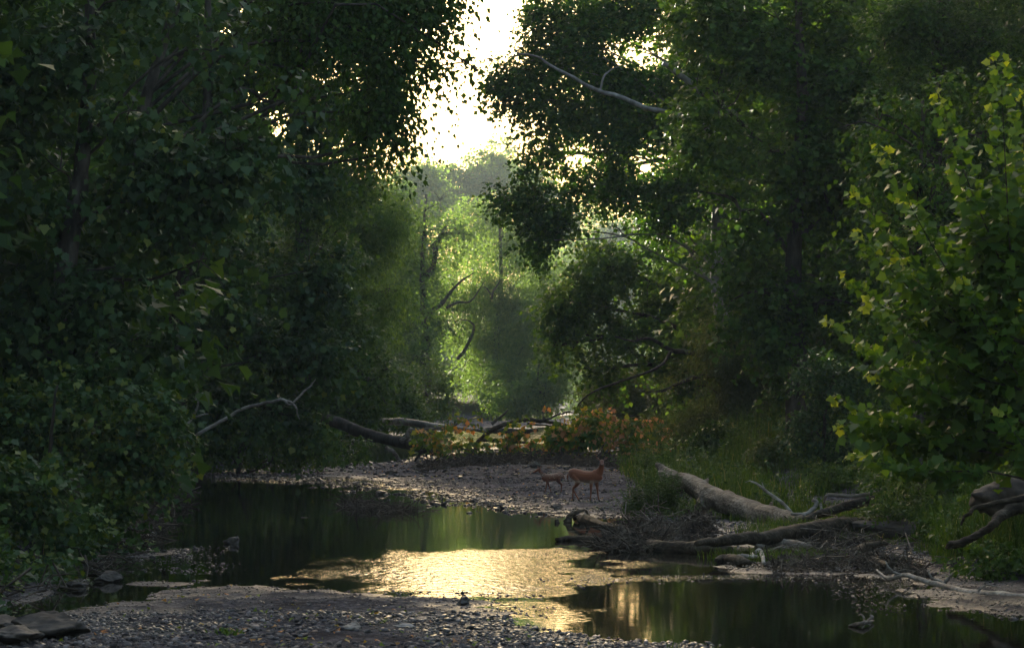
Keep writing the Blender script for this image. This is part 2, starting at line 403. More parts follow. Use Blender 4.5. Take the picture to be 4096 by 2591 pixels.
# ------------------------------------------------------------------ stones
def rock_base(seed, sub=1):
    t = (1 + 5 ** .5) / 2
    v = np.array([(-1, t, 0), (1, t, 0), (-1, -t, 0), (1, -t, 0), (0, -1, t), (0, 1, t), (0, -1, -t), (0, 1, -t), (t, 0, -1), (t, 0, 1), (-t, 0, -1), (-t, 0, 1)], float)
    f = [(0, 11, 5), (0, 5, 1), (0, 1, 7), (0, 7, 10), (0, 10, 11), (1, 5, 9), (5, 11, 4), (11, 10, 2), (10, 7, 6), (7, 1, 8), (3, 9, 4), (3, 4, 2), (3, 2, 6), (3, 6, 8), (3, 8, 9), (4, 9, 5), (2, 4, 11), (6, 2, 10), (8, 6, 7), (9, 8, 1)]
    v /= np.linalg.norm(v[0])
    for _ in range(sub):
        v = list(map(tuple, v)); cache = {}; nf_ = []
        def mid(a, b):
            k = (min(a, b), max(a, b))
            if k not in cache:
                p = np.array(v[a]) + np.array(v[b]); p /= np.linalg.norm(p); v.append(tuple(p)); cache[k] = len(v) - 1
            return cache[k]
        for a, b, c in f:
            x, y, z = mid(a, b), mid(b, c), mid(c, a)
            nf_ += [(a, x, z), (b, y, x), (c, z, y), (x, y, z)]
        f = nf_; v = np.array(v)
    rg = np.random.default_rng(seed)
    d = rg.normal(0, 1, (7, 3)); d /= np.linalg.norm(d, axis=1)[:, None]
    for k in range(7):                     # chop facets off
        h = v @ d[k]; lim = rg.uniform(.45, .8)
        v = v - np.clip(h - lim, 0, None)[:, None] * d[k]
    return v, np.array(f)
def stonemat(name, cols, rough):
    m, nt, out = newmat(name)
    at = N(nt, 'ShaderNodeAttribute', attribute_name='tint')
    cr = ramp(nt, cols, at.outputs['Fac'])
    tc = N(nt, 'ShaderNodeTexCoord'); no = N(nt, 'ShaderNodeTexNoise', Scale=9.0, Detail=6.0); nt.links.new(tc.outputs['Object'], no.inputs['Vector'])
    r2 = ramp(nt, [(.3, (.6, .58, .55)), (.7, (1.2, 1.2, 1.2))], no.outputs['Fac'])
    mu = N(nt, 'ShaderNodeMix', data_type='RGBA', blend_type='MULTIPLY'); mu.inputs[0].default_value = 1
    nt.links.new(cr.outputs[0], mu.inputs[6]); nt.links.new(r2.outputs[0], mu.inputs[7])
    pb = N(nt, 'ShaderNodeBsdfPrincipled', Roughness=rough); nt.links.new(mu.outputs[2], pb.inputs['Base Color'])
    bp = N(nt, 'ShaderNodeBump', Strength=.5, Distance=.02); nt.links.new(no.outputs['Fac'], bp.inputs['Height']); nt.links.new(bp.outputs[0], pb.inputs['Normal'])
    pb.inputs['Specular IOR Level'].default_value = .5 if rough < .3 else .15
    nt.links.new(pb.outputs[0], out.inputs[0]); return m
M['stone'] = stonemat('gravel_stone', [(0, (.04, .036, .038)), (.45, (.10, .088, .092)), (.8, (.19, .175, .18)), (.93, (.18, .12, .095)), (1, (.34, .31, .30))], .6)
M['wetstone'] = stonemat('wet_stone', [(0, (.03, .027, .026)), (1, (.11, .10, .095))], .29)
M['rock'] = stonemat('creek_rock', [(0, (.05, .042, .036)), (.5, (.11, .095, .085)), (1, (.28, .26, .24))], .6)
def scatter_stones(mb, X, Y, Z, size, seed, flat=.45):
    rg = np.random.default_rng(seed)
    bases = [rock_base(seed + k, 0) for k in range(6)]
    which = rg.integers(0, 6, len(X))
    for k in range(6):
        s = which == k; n = s.sum()
        if not n: continue
        v, f = bases[k]; nv = len(v)
        a = rg.uniform(0, 6.28, n); sc_ = size[s]
        vx = v[None, :, 0] * rg.uniform(.7, 1.3, n)[:, None]; vy = v[None, :, 1] * rg.uniform(.6, 1.0, n)[:, None]; vz = np.repeat(v[None, :, 2], n, 0) * rg.uniform(flat * .6, flat * 1.4, n)[:, None]
        tl = rg.normal(0, .25, n)[:, None]
        vz2 = vz + vx * tl
        x = (vx * np.cos(a)[:, None] - vy * np.sin(a)[:, None]) * sc_[:, None] + X[s][:, None]
        y = (vx * np.sin(a)[:, None] + vy * np.cos(a)[:, None]) * sc_[:, None] + Y[s][:, None]
        z = vz2 * sc_[:, None] + Z[s][:, None]
        V = np.stack([x, y, z], -1).reshape(-1, 3)
        Fa = (np.arange(n)[:, None, None] * nv + f[None]).reshape(-1, 3)
        mb.add(V, Fa, np.repeat(rg.uniform(0, 1, n) ** 1.2, nv))
rg = np.random.default_rng(11)
mb = MB(); mbw = MB()
def stone_zone(y0, y1, n, s0, s1, seed, xr=None):
    rg = np.random.default_rng(seed)
    Y = rg.uniform(y0, y1, n); 
    X = rg.uniform(-.19, .19, n) * Y if xr is None else rg.uniform(xr[0], xr[1], n)
    Z = terrain(X, Y)
    size = s0 + (s1 - s0) * rg.uniform(0, 1, n) ** 5
    k = (Z > -.012) & (Z < .5)
    k &= (noise2(X, Y, .5, 31) > rg.uniform(.15, .62, n)) | (Z < .05)
    wetk = k & (Z < .07)
    dry = k & ~wetk
    scatter_stones(mb, X[dry], Y[dry], Z[dry] + size[dry] * .1, size[dry], seed + 1)
    scatter_stones(mbw, X[wetk], Y[wetk], Z[wetk] + size[wetk] * .1, size[wetk], seed + 2)
stone_zone(32, 39, 34000, .007, .075, 40)
stone_zone(39, 52, 22000, .006, .045, 41)
stone_zone(52, 95, 60000, .014, .10, 42)
stone_zone(64, 95, 22000, .02, .075, 45, (-9, 5))
stone_zone(95, 130, 14000, .03, .17, 43)
stone_zone(130, 420, 9000, .06, .3, 44)
# riffle stones half under water
def riffle(pts, n, seed, s0=.02, s1=.09, zz=.0):
    rg = np.random.default_rng(seed)
    pl = poly(pts); lo = pl.min(0); hi = pl.max(0)
    X = rg.uniform(lo[0], hi[0], n * 3); Y = rg.uniform(lo[1], hi[1], n * 3)
    s = sdf(pl, X, Y); k = (s + (noise2(X, Y, .8, seed) - .5) * 3 > 0)
    X = X[k][:n]; Y = Y[k][:n]
    sz = s0 + (s1 - s0) * rg.uniform(0, 1, len(X)) ** 3
    scatter_stones(mbw, X, Y, np.full(len(X), zz) + sz * rg.uniform(-.25, .12, len(X)), sz, seed + 5)
riffle([(200, 471), (300, 469), (400, 487), (505, 503), (560, 514), (480, 508), (400, 494), (300, 483), (215, 479)], 4200, 61, .03, .15)
riffle([(540, 577), (640, 574), (700, 571), (760, 573), (850, 578), (910, 583), (900, 588), (800, 583), (700, 580), (600, 588), (560, 588)], 420, 62, .012, .045)
riffle([(330, 590), (430, 590), (490, 597), (520, 615), (560, 622), (480, 606), (400, 598)], 500, 63, .015, .05)
riffle([(110, 556), (150, 548), (235, 546), (200, 558), (112, 565)], 300, 67, .01, .04, .02)
riffle([(725, 568), (900, 562), (1060, 590), (1100, 620), (930, 608), (893, 590), (850, 573)], 1500, 68, .01, .045, .04)
riffle([(130, 562), (230, 560), (235, 570), (130, 574)], 160, 64, .02, .05)
riffle([(360, 470), (460, 492), (560, 516), (620, 522), (520, 517), (420, 500)], 260, 65, .04, .12)
riffle([(230, 470), (330, 440), (360, 452), (300, 472)], 500, 66, .05, .2)
tag(mb.build('gravel', M['stone']), 'grey brown gravel strewn over the bars of the creek', 'gravel', kind='stuff')
tag(mbw.build('wet_gravel', M['wetstone']), 'dark wet pebbles shining along the waterline and the riffles', 'gravel', kind='stuff')

def rock(px, py, size, seed, label, flat=.6, sink=.25, name='rock', yaw=None, stretch=(1, 1), mat='rock', group=None, z=None, tint=.5):
    p = G(px, py, 0.05); zz = TZ(p[0], p[1]) if z is None else z
    zz = max(zz, 0.0)
    v, f = rock_base(seed, 4)
    v = v.copy(); v += (noise3(v * 6 + seed, seed + 1)[:, None] - .5) * v * .14 + (noise3(v * 14 + seed, seed + 2)[:, None] - .5) * v * .05; v += (noise3(v * 2.2 + seed, seed)[:, None] - .5) * v * .5
    v[:, 0] *= stretch[0]; v[:, 1] *= stretch[1]; v[:, 2] *= flat
    v *= size
    mb = MB(); mb.add(v, f, tint + (noise3(v / size * 3, 3) - .5) * .5)
    o = mb.build(name, M[mat], smooth=False)
    o.location = (p[0], p[1], zz + size * flat * (1 - 2 * sink)); o.rotation_euler = (0, 0, yaw if yaw is not None else seed * 1.3)
    return tag(o, label, 'rock', group)

# ------------------------------------------------------------------ foliage
LEAF = {
    'lobed': (np.array([(0, 0), (.36, -.03), (.37, .20), (.62, .40), (.34, .56), (.04, 1.02), (-.32, .60), (-.60, .44), (-.36, .22), (-.38, .0)]), None),
    'tri': (np.array([(0, 0), (.5, .22), (.24, .52), (0, 1.0), (-.24, .52), (-.5, .22)]), None),
    'oval': (np.array([(0, 0), (.36, .4), (0, 1.0), (-.36, .4)]), None),
    'slim': (np.array([(0, 0), (.13, .4), (0, 1.0), (-.13, .4)]), None),
}
def leaves(mb, pos, axis, nrm, size, shape, tint, fold=.25):
    """pos Nx3 base points, axis Nx3 leaf direction, nrm Nx3 rough normals"""
    L = LEAF[shape][0]; n = len(pos); k = len(L)
    axis = axis / (np.linalg.norm(axis, axis=1)[:, None] + 1e-9)
    lat = np.cross(axis, nrm); lat /= np.linalg.norm(lat, axis=1)[:, None] + 1e-9
    nr = np.cross(lat, axis)
    x = L[None, :, 0]; y = L[None, :, 1]
    zc = np.abs(x) * fold - y * y * fold * .6
    V = pos[:, None, :] + size[:, None, None] * (x[..., None] * lat[:, None] + y[..., None] * axis[:, None] + zc[..., None] * nr[:, None])
    Fa = (np.arange(n)[:, None] * k + np.arange(k)[None])
    mb.add(V.reshape(-1, 3), Fa, np.repeat(tint, k))

def sprays(mb, o, d, L, k, size, shape, rg, droop=.35, spread=.35, hang=.5, tbias=0.0, tvar=.28, stems=None, nup=1.0):
    """o, d: spray origins and directions; k leaves on each"""
    n = len(o)
    d = d / (np.linalg.norm(d, axis=1)[:, None] + 1e-9)
    Ls = L * rg.uniform(.6, 1.3, n)
    t = np.tile(np.linspace(.05, 1, k), (n, 1)) + rg.uniform(-.04, .04, (n, k))
    side = np.cross(d, [0, 0, 1.0]); side /= np.linalg.norm(side, axis=1)[:, None] + 1e-9
    sg = np.where(np.arange(k) % 2 == 0, 1.0, -1.0)[None] * rg.uniform(.2, 1, (n, k))
    lat = sg * spread * Ls[:, None] * (1.05 - .7 * t)
    p = o[:, None] + d[:, None] * (t * Ls[:, None])[..., None] + side[:, None] * lat[..., None]
    p[..., 2] -= droop * t ** 2 * Ls[:, None]
    p += rg.normal(0, .06 * L, p.shape)
    ax = d[:, None] * .7 + side[:, None] * np.sign(sg)[..., None] * .8 + rg.normal(0, .45, p.shape)
    ax[..., 2] -= hang
    nr = rg.normal(0, .55, p.shape); nr[..., 2] += nup
    ti = .5 + tbias + rg.normal(0, tvar * .55, n)[:, None] + rg.normal(0, tvar * .6, (n, k)) + (t - .5) * .10
    sz = size * (.42 + .95 * rg.uniform(0, 1, (n, k)) ** 1.1)
    leaves(mb, p.reshape(-1, 3), ax.reshape(-1, 3), nr.reshape(-1, 3), sz.ravel(), shape, np.clip(ti, 0, 1).ravel())
    if stems is not None:
        for i in range(0, n, stems[1]):
            e = o[i] + d[i] * Ls[i]; mid_ = (o[i] + e) / 2
            e = e.copy(); e[2] -= droop * Ls[i]
            tube(stems[0], [o[i], mid_, e], [stems[2], stems[2] * .7, stems[2] * .25], 4, 4, cap=False)

def crown_lobes(mb, lobes, shape, size, lai, rg, L=.9, k=14, droop=.35, hang=.5, gap=.42, freq=.55, tbias=0, tvar=.28, spread=.35, inner=.3, nup=1.0, seed=0, stems=None, aniso=1.7):
    """lobes: list of (centre, radii)"""
    area_leaf = size * size * {'lobed': .52, 'tri': .42, 'oval': .34, 'slim': .13}[shape] * .55 * .85
    for c, r in lobes:
        c = np.asarray(c, float); r = np.asarray(r, float)
        nl = lai * math.pi * r[0] * r[2] / area_leaf
        ns = int(nl / k / (1 - gap * .75)) + 3
        u = rg.normal(0, 1, (ns, 3)); u /= np.linalg.norm(u, axis=1)[:, None]
        rad = np.where(rg.uniform(0, 1, ns) < inner, rg.uniform(.2, .75, ns), rg.uniform(.72, 1.0, ns))
        lump = noise3(u * 2.3 + c * .7, seed + 3)
        rad = rad * (.55 + .75 * lump)
        o = c + u * r * rad[:, None]
        q = o * np.array([freq, freq, freq * aniso])
        keep = (noise3(q, seed + 5) * .7 + noise3(q * 2.7, seed + 6) * .3) > gap + rg.uniform(-.06, .06, ns)
        keep &= o[:, 2] > .12
        o = o[keep]; u = u[keep]
        d = u / r * r.mean() + rg.normal(0, .35, u.shape); d[:, 2] -= .15
        sprays(mb, o, d, L, k, size, shape, rg, droop, spread, hang, tbias, tvar, stems, nup)

def limb_to(mb, a, b, r0, r1, rg, sag=.12, wob=.05, sides=6):
    a = np.asarray(a, float); b = np.asarray(b, float)
    L = np.linalg.norm(b - a)
    m1 = a * .67 + b * .33 + rg.normal(0, .07 * L, 3); m2 = a * .33 + b * .67 + rg.normal(0, .07 * L, 3)
    m1[2] += sag * L; m2[2] += sag * L
    tube(mb, [a, m1, m2, b], [r0, r0 * .7 + r1 * .3, r0 * .35 + r1 * .65, r1], sides, 9, wob * .5, .06, int(rg.integers(1e6)), cap=False)
    return m1, m2

def lobes_px(spec, Y, depth=1.0):
    out = []
    for s in spec:
        px, py, rx, ry = s[:4]; dy = s[4] if len(s) > 4 else 0
        y = Y + dy; a = rx * y / FPX; b = ry * y / FPX
        out.append((P(px, py, y), np.array([a, depth * (a + b) / 2, b])))
    return out

def ragged(lobes, rg):
    out = []
    for c, r in lobes:
        out.append((c, r * .74))
        for _ in range(3):
            u = rg.normal(0, 1, 3); u /= np.linalg.norm(u)
            out.append((c + u * r * .62, r * np.array([.56, .56, .40]) * rg.uniform(.7, 1.15)))
    return out
def tree(name, label, cat, base, lobes, leaf, shape, size, lai, seed, trunk_r=.25, bark='bark', top=None, group=None, bough=True, twigs=5, lean=None, rk=1.0, **kw):
    """base (x, y); lobes in world coordinates; builds name > trunk, crown"""
    rg = np.random.default_rng(seed)
    bz = TZ(base[0], base[1]) - .1
    root = thing(name, (base[0], base[1], bz + .1), label, cat, group)
    hi = max(c[2] + r[2] * .3 for c, r in lobes) if top is None else top
    tm = MB()
    cx = np.mean([c[0] for c, r in lobes]); cyy = np.mean([c[1] for c, r in lobes])
    tx = (base[0] * .55 + cx * .45, base[1] * .5 + cyy * .5) if lean is None else lean
    b0 = np.array([base[0], base[1], bz]); b3 = np.array([tx[0], tx[1], hi])
    b1 = b0 * .68 + b3 * .32 + rg.normal(0, .15, 3); b2 = b0 * .35 + b3 * .65 + rg.normal(0, .3, 3)
    tr = catmull([b0, b1, b2, b3], 30)
    rr = np.linspace(trunk_r, trunk_r * .22, 4); rr[0] *= 1.25
    tube(tm, [b0, b1, b2, b3], rr, 10, 22, .03, .05, seed)
    if bough:
        for c, r in lobes:
            zt = np.clip(c[2] - r[2] * .5 - abs(c[0] - base[0]) * .25, bz + .12 * (hi - bz), hi * .95)
            i = int(np.argmin(np.abs(tr[:, 2] - zt)))
            rl = rk * trunk_r * .42 * (1 - .6 * (zt - bz) / (hi - bz + .01))
            limb_to(tm, tr[i], c, rl, rl * .35, rg)
            for _ in range(twigs):
                u = rg.normal(0, 1, 3); u /= np.linalg.norm(u); 
                limb_to(tm, c, c + u * r * rg.uniform(.6, .95), rl * .35, rl * .08, rg, .05, .03, 4)
    under(root, tm.build('trunk', M[bark], smooth=True))
    cm = MB()
    crown_lobes(cm, ragged(lobes, np.random.default_rng(seed + 9)), shape, size, lai * .8, rg, seed=seed, **kw)
    under(root, cm.build('crown', M[leaf]))
    return root

def gbase(px, Y, off=0): 
    return (float(P(px, 400, Y)[0] + off), float(Y))

# --- far trees, seen down the channel
def T(name, label, cat, bpx, Y, spec, leaf, shape, size, lai, seed, depth=1.0, **kw):
    return tree(name, label, cat, gbase(bpx, Y), lobes_px(spec, Y, depth), leaf, shape, size, lai, seed, **kw)

T('willow_tree', 'tall feathery pale green willow standing in the hazy middle of the creek bend', 'tree', 497, 300,
  [(500, 225, 40, 30), (470, 285, 42, 40), (525, 275, 34, 42), (505, 330, 50, 45), (540, 340, 26, 40, -6), (468, 360, 30, 40), (512, 385, 45, 30, -8)],
  'willow', 'slim', .40, 3.2, 101, trunk_r=.5, L=2.6, k=16, droop=.7, hang=.9, gap=.47, freq=.36, spread=.22, inner=.3, nup=.2)
T('river_maple', 'dark limbed maple with an open crown left of the willow', 'tree', 425, 255,
  [(440, 200, 28, 20), (420, 245, 30, 30), (405, 300, 34, 40), (418, 355, 30, 34), (455, 228, 18, 12)],
  'far', 'tri', .30, 1.6, 102, trunk_r=.45, L=2.0, k=14, gap=.46, freq=.3, twigs=7)
T('river_maple', 'low bright maple drooping over the water below the willow', 'tree', 545, 285,
  [(545, 385, 24, 26), (528, 398, 24, 16), (556, 365, 16, 20), (500, 400, 22, 14)],
  'far', 'tri', .28, 2.6, 103, trunk_r=.25, L=1.6, k=14, gap=.40, freq=.35, tbias=.18)
T('far_tree', 'hazy round topped tree filling the notch under the bright sky', 'tree', 470, 460,
  [(480, 170, 34, 24), (450, 190, 34, 30), (505, 185, 30, 26), (478, 235, 52, 40), (520, 240, 36, 40)],
  'far', 'tri', .5, 3.0, 104, trunk_r=.6, nup=.3, L=2.4, k=12, gap=.45, freq=.32)
T('far_tree', 'hazy tree with a pointed top between the willow and the pale far trunk', 'tree', 560, 520,
  [(500, 160, 14, 28), (530, 190, 24, 34), (558, 230, 30, 40), (545, 290, 34, 44), (575, 330, 26, 50), (560, 380, 18, 26)],
  'far', 'tri', .55, 3.0, 105, trunk_r=.6, nup=.3, L=2.4, k=12, gap=.45, freq=.32, tbias=.05)
T('far_tree', 'faint bluish tree closing the creek at its farthest bend', 'tree', 600, 640,
  [(600, 330, 30, 50), (585, 370, 22, 28), (620, 300, 30, 50), (640, 250, 40, 60), (596, 250, 30, 44), (570, 380, 14, 18)],
  'far', 'tri', .7, 3.0, 106, trunk_r=.6, nup=.3, L=3.6, k=12, gap=.38, freq=.18)
T('far_tree', 'faint tree left of the notch behind the dark limbed maple', 'tree', 400, 430,
  [(425, 200, 34, 40), (395, 240, 34, 50), (420, 290, 40, 50), (380, 320, 40, 60), (430, 370, 50, 36)],
  'far', 'tri', .5, 3.2, 107, trunk_r=.6, nup=.3, L=3.0, k=12, gap=.36, freq=.2)
T('shrub', 'bright yellow green shrub at the far left waterside', 'shrub', 428, 205,
  [(432, 378, 20, 22), (440, 395, 14, 16), (418, 396, 18, 18)], 'herb', 'tri', .2, 3.4, 108, trunk_r=.1, L=1.2, k=12, gap=.36, freq=.5, tbias=.3)
T('shrub', 'dark leafy shrub behind the upper end of the fallen trunk', 'shrub', 385, 180,
  [(385, 385, 30, 32), (355, 395, 26, 28), (405, 405, 22, 16)], 'maple', 'tri', .2, 3.2, 109, trunk_r=.12, L=1.2, k=12, gap=.38, freq=.5, tbias=.05)

# --- left bank
T('hanging_locust', 'feathery fine leaved tree hanging over the left bank beyond the fallen trunk', 'tree', 330, 150,
  [(345, 190, 34, 34), (375, 225, 30, 34), (340, 260, 40, 42), (385, 290, 24, 30), (360, 325, 30, 36)],
  'willow', 'slim', .26, 2.8, 120, trunk_r=.35, L=1.6, k=16, droop=.6, hang=.7, gap=.40, freq=.45, spread=.22, tbias=-.1)
T('maple_tree', 'dense dark maple rising behind the end of the fallen trunk', 'tree', 300, 135,
  [(300, 60, 70, 60), (365, 70, 44, 60), (300, 170, 60, 60), (320, 250, 50, 50), (352, 165, 30, 46), (330, 340, 50, 46), (290, 300, 60, 60), (370, 380, 36, 34), (362, 100, 30, 46), (280, 400, 50, 40), (340, 410, 40, 28), (355, -10, 60, 60), (250, -40, 80, 60)],
  'maple', 'tri', .19, 2.5, 121, trunk_r=.5, L=1.2, k=12, gap=.43, freq=.5)
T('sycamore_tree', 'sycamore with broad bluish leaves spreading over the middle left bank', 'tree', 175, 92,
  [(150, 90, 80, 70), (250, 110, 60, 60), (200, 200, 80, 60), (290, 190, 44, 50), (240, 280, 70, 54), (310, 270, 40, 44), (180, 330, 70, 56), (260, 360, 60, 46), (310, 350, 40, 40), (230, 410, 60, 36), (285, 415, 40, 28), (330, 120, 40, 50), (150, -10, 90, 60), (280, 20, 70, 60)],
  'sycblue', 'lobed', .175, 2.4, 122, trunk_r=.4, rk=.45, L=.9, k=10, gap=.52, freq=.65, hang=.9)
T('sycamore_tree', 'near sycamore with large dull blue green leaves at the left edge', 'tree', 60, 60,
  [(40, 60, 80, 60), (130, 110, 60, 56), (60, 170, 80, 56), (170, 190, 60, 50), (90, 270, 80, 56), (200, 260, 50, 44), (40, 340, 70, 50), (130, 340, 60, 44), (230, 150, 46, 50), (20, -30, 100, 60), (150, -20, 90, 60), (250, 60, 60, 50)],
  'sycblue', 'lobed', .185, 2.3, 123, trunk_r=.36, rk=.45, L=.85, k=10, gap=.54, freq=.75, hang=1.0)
T('overhanging_tree', 'dark tree reaching over the creek with drooping leaf tips against the bright sky', 'tree', 70, 66,
  [(330, -20, 90, 50), (400, 10, 60, 44), (345, 50, 60, 42), (402, 42, 28, 30), (374, 88, 32, 36), (416, 4, 32, 22), (385, 125, 16, 24), (452, 34, 10, 10), (462, 62, 8, 7), (478, 70, 7, 5), (405, 150, 8, 12), (370, 110, 34, 36), (436, 72, 9, 9), (300, 20, 60, 50), (430, -26, 40, 26)],
  'maple', 'oval', .14, 2.0, 124, trunk_r=.35, rk=.6, L=.8, k=14, gap=.46, freq=.8, lean=(-7.5,66), hang=1.1, droop=.8, tbias=-.12)
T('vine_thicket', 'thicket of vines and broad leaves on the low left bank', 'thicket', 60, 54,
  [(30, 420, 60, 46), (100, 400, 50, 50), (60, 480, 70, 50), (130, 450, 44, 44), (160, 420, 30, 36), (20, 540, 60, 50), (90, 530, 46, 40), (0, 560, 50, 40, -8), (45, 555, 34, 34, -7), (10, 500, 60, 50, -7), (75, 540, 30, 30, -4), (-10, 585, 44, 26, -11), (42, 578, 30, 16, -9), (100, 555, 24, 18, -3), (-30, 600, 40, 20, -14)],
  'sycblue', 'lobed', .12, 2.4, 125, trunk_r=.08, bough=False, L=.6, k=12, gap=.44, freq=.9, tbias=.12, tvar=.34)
T('vine_thicket', 'light green leafy bank thicket touching the dark water on the left', 'thicket', 165, 72,
  [(150, 440, 36, 34), (170, 470, 22, 24), (140, 400, 30, 34), (120, 480, 40, 34)],
  'herb', 'tri', .11, 3.0, 126, trunk_r=.08, bough=False, L=.5, k=12, gap=.42, freq=1.0)
T('overhanging_shrub', 'dark shrub draped to the water in front of the fallen trunk', 'shrub', 240, 104,
  [(240, 430, 46, 30), (285, 440, 26, 22), (200, 440, 34, 34), (320, 445, 20, 15), (345, 452, 26, 12, 8), (310, 425, 20, 16)],
  'maple', 'tri', .14, 3.0, 127, trunk_r=.1, L=.7, k=12, gap=.42, freq=.9, hang=.9)

# --- right bank
T('pale_sycamore', 'big sycamore with pale bare limbs leaning over the creek from the right', 'tree', 745, 118,
  [(560, 20, 50, 40), (640, 10, 60, 44), (530, 60, 30, 26), (590, 80, 50, 36), (660, 80, 50, 40), (528, 100, 28, 20), (570, 135, 44, 26), (640, 140, 50, 34), (700, 60, 50, 60), (540, 165, 24, 16), (508, 70, 20, 16), (500, 82, 12, 10), (600, 185, 46, 24), (508, 200, 20, 16), (545, 205, 30, 24), (528, 240, 18, 18), (660, 200, 46, 34), (720, 160, 50, 50), (650, -50, 90, 40), (720, -30, 70, 50), (560, 228, 22, 14), (600, 50, 50, 36), (640, 110, 40, 30), (590, 110, 40, 30), (660, 170, 44, 34), (610, 160, 40, 24)],
  'syc', 'lobed', .155, 2.9, 140, trunk_r=.5, bark='pale', twigs=2, rk=.35, L=.9, k=11, gap=.42, freq=.7, hang=.6, inner=.2)
T('spreading_maple', 'maple spreading dark crooked branches low over the right side of the creek', 'tree', 735, 138,
  [(600, 270, 44, 36), (570, 300, 36, 24), (650, 280, 50, 40), (590, 335, 46, 28), (650, 340, 50, 34), (560, 345, 24, 22), (700, 290, 44, 50), (620, 230, 40, 30), (680, 230, 50, 44), (600, 370, 30, 18), (690, 360, 44, 36)],
  'maple_lit', 'lobed', .19, 2.3, 141, trunk_r=.4, L=1.0, k=12, gap=.44, freq=.55, tbias=.06)
T('waterside_willow', 'grey green willow shrub at the right waterside beyond the yellow leaves', 'shrub', 632, 150,
  [(600, 400, 18, 18), (620, 385, 26, 24), (645, 400, 28, 30), (612, 418, 20, 14), (660, 420, 26, 24)],
  'olive', 'slim', .22, 3.2, 142, trunk_r=.1, L=1.0, k=16, gap=.38, freq=.6, tbias=.1, tvar=.2)
T('vine_draped_tree', 'dark vine draped tree in the middle of the right bank', 'tree', 800, 96,
  [(790, 30, 80, 60), (720, 110, 50, 60), (800, 130, 70, 60), (740, 210, 60, 50), (830, 210, 60, 60), (760, 290, 60, 54), (840, 300, 60, 54), (720, 20, 50, 60), (870, 60, 60, 60), (800, 370, 50, 44), (800, -50, 110, 50)],
  'maple', 'lobed', .175, 2.3, 143, trunk_r=.4, L=.9, k=12, gap=.44, freq=.6, tbias=.05)
T('olive_shrub', 'olive brown feathery shrub above the tall grass', 'shrub', 740, 112,
  [(735, 350, 38, 40), (780, 345, 30, 44), (700, 385, 36, 34), (750, 400, 44, 30), (690, 420, 30, 20)],
  'olive', 'slim', .16, 3.0, 144, trunk_r=.1, L=.9, k=16, gap=.38, freq=.7, tvar=.22)
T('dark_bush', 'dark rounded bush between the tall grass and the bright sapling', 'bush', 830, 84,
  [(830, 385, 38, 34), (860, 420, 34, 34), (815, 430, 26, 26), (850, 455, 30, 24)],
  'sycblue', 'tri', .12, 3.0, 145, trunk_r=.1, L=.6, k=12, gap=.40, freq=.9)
T('ivy_clad_tree', 'tall ivy clad tree in the top right corner', 'tree', 946, 86,
  [(900, 20, 40, 50), (985, 40, 40, 60), (910, 110, 40, 50), (990, 130, 44, 60), (960, 210, 60, 50), (1020, 240, 50, 60), (900, 190, 40, 40), (1010, -40, 70, 50), (900, -50, 60, 50)],
  'maple', 'tri', .13, 2.4, 146, trunk_r=.42, L=.7, k=12, gap=.46, freq=.7, tbias=-.05)
T('hazel_tree', 'rounded leafed tree with tips lit green behind the sapling', 'tree', 930, 62,
  [(880, 120, 36, 30), (850, 125, 20, 14), (930, 110, 40, 40), (890, 170, 36, 34), (950, 180, 50, 44), (870, 210, 26, 24), (910, 250, 44, 40), (980, 270, 50, 50), (890, 300, 36, 34), (940, 340, 50, 44), (880, 350, 30, 24), (1010, 120, 40, 50)],
  'maple', 'oval', .14, 2.1, 147, trunk_r=.16, L=.6, k=11, gap=.47, freq=.9, tbias=.0, hang=.8)
T('bank_shrub', 'bright leafed shrub on the bank under the sapling', 'shrub', 950, 56,
  [(900, 440, 40, 26), (960, 450, 50, 34), (1010, 470, 40, 40), (900, 470, 36, 24), (960, 500, 44, 30), (1010, 530, 40, 40)],
  'herb', 'oval', .09, 2.8, 148, trunk_r=.05, L=.45, k=12, gap=.42, freq=1.1)

for n_, (a_, Y_, l_, lf, tb) in enumerate([
    ([(700, 448, 26, 16), (720, 440, 20, 18)], 104, 'low mounded shrub in the tall grass above the raised log end', 'herb', -.05),
    ([(770, 452, 24, 20), (795, 462, 24, 16)], 92, 'loose shrub with pale leaf tips in the grass right of centre', 'olive', .1),
    ([(815, 478, 26, 14), (845, 486, 24, 16)], 80, 'leafy weeds heaped at the foot of the dark bush', 'herb', .1),
    ([(660, 440, 22, 16), (640, 452, 16, 12)], 116, 'small green shrub where the withered branches meet the grass', 'maple', .1),
    ([(890, 520, 26, 18), (920, 540, 24, 16)], 58, 'low shrub on the bank behind the bent dark limb', 'herb', .05),
    ([(985, 560, 30, 16), (1030, 570, 30, 20)], 46, 'weedy shrub on the bank above the long pale branch', 'maple', .15)]):
    T('bank_bush', l_, 'shrub', a_[0][0], Y_, a_, lf, 'tri', .09 if Y_ < 90 else .12, 2.8, 160 + n_, trunk_r=.03, L=.45, k=12, gap=.42, freq=1.1, tbias=tb, bough=False)
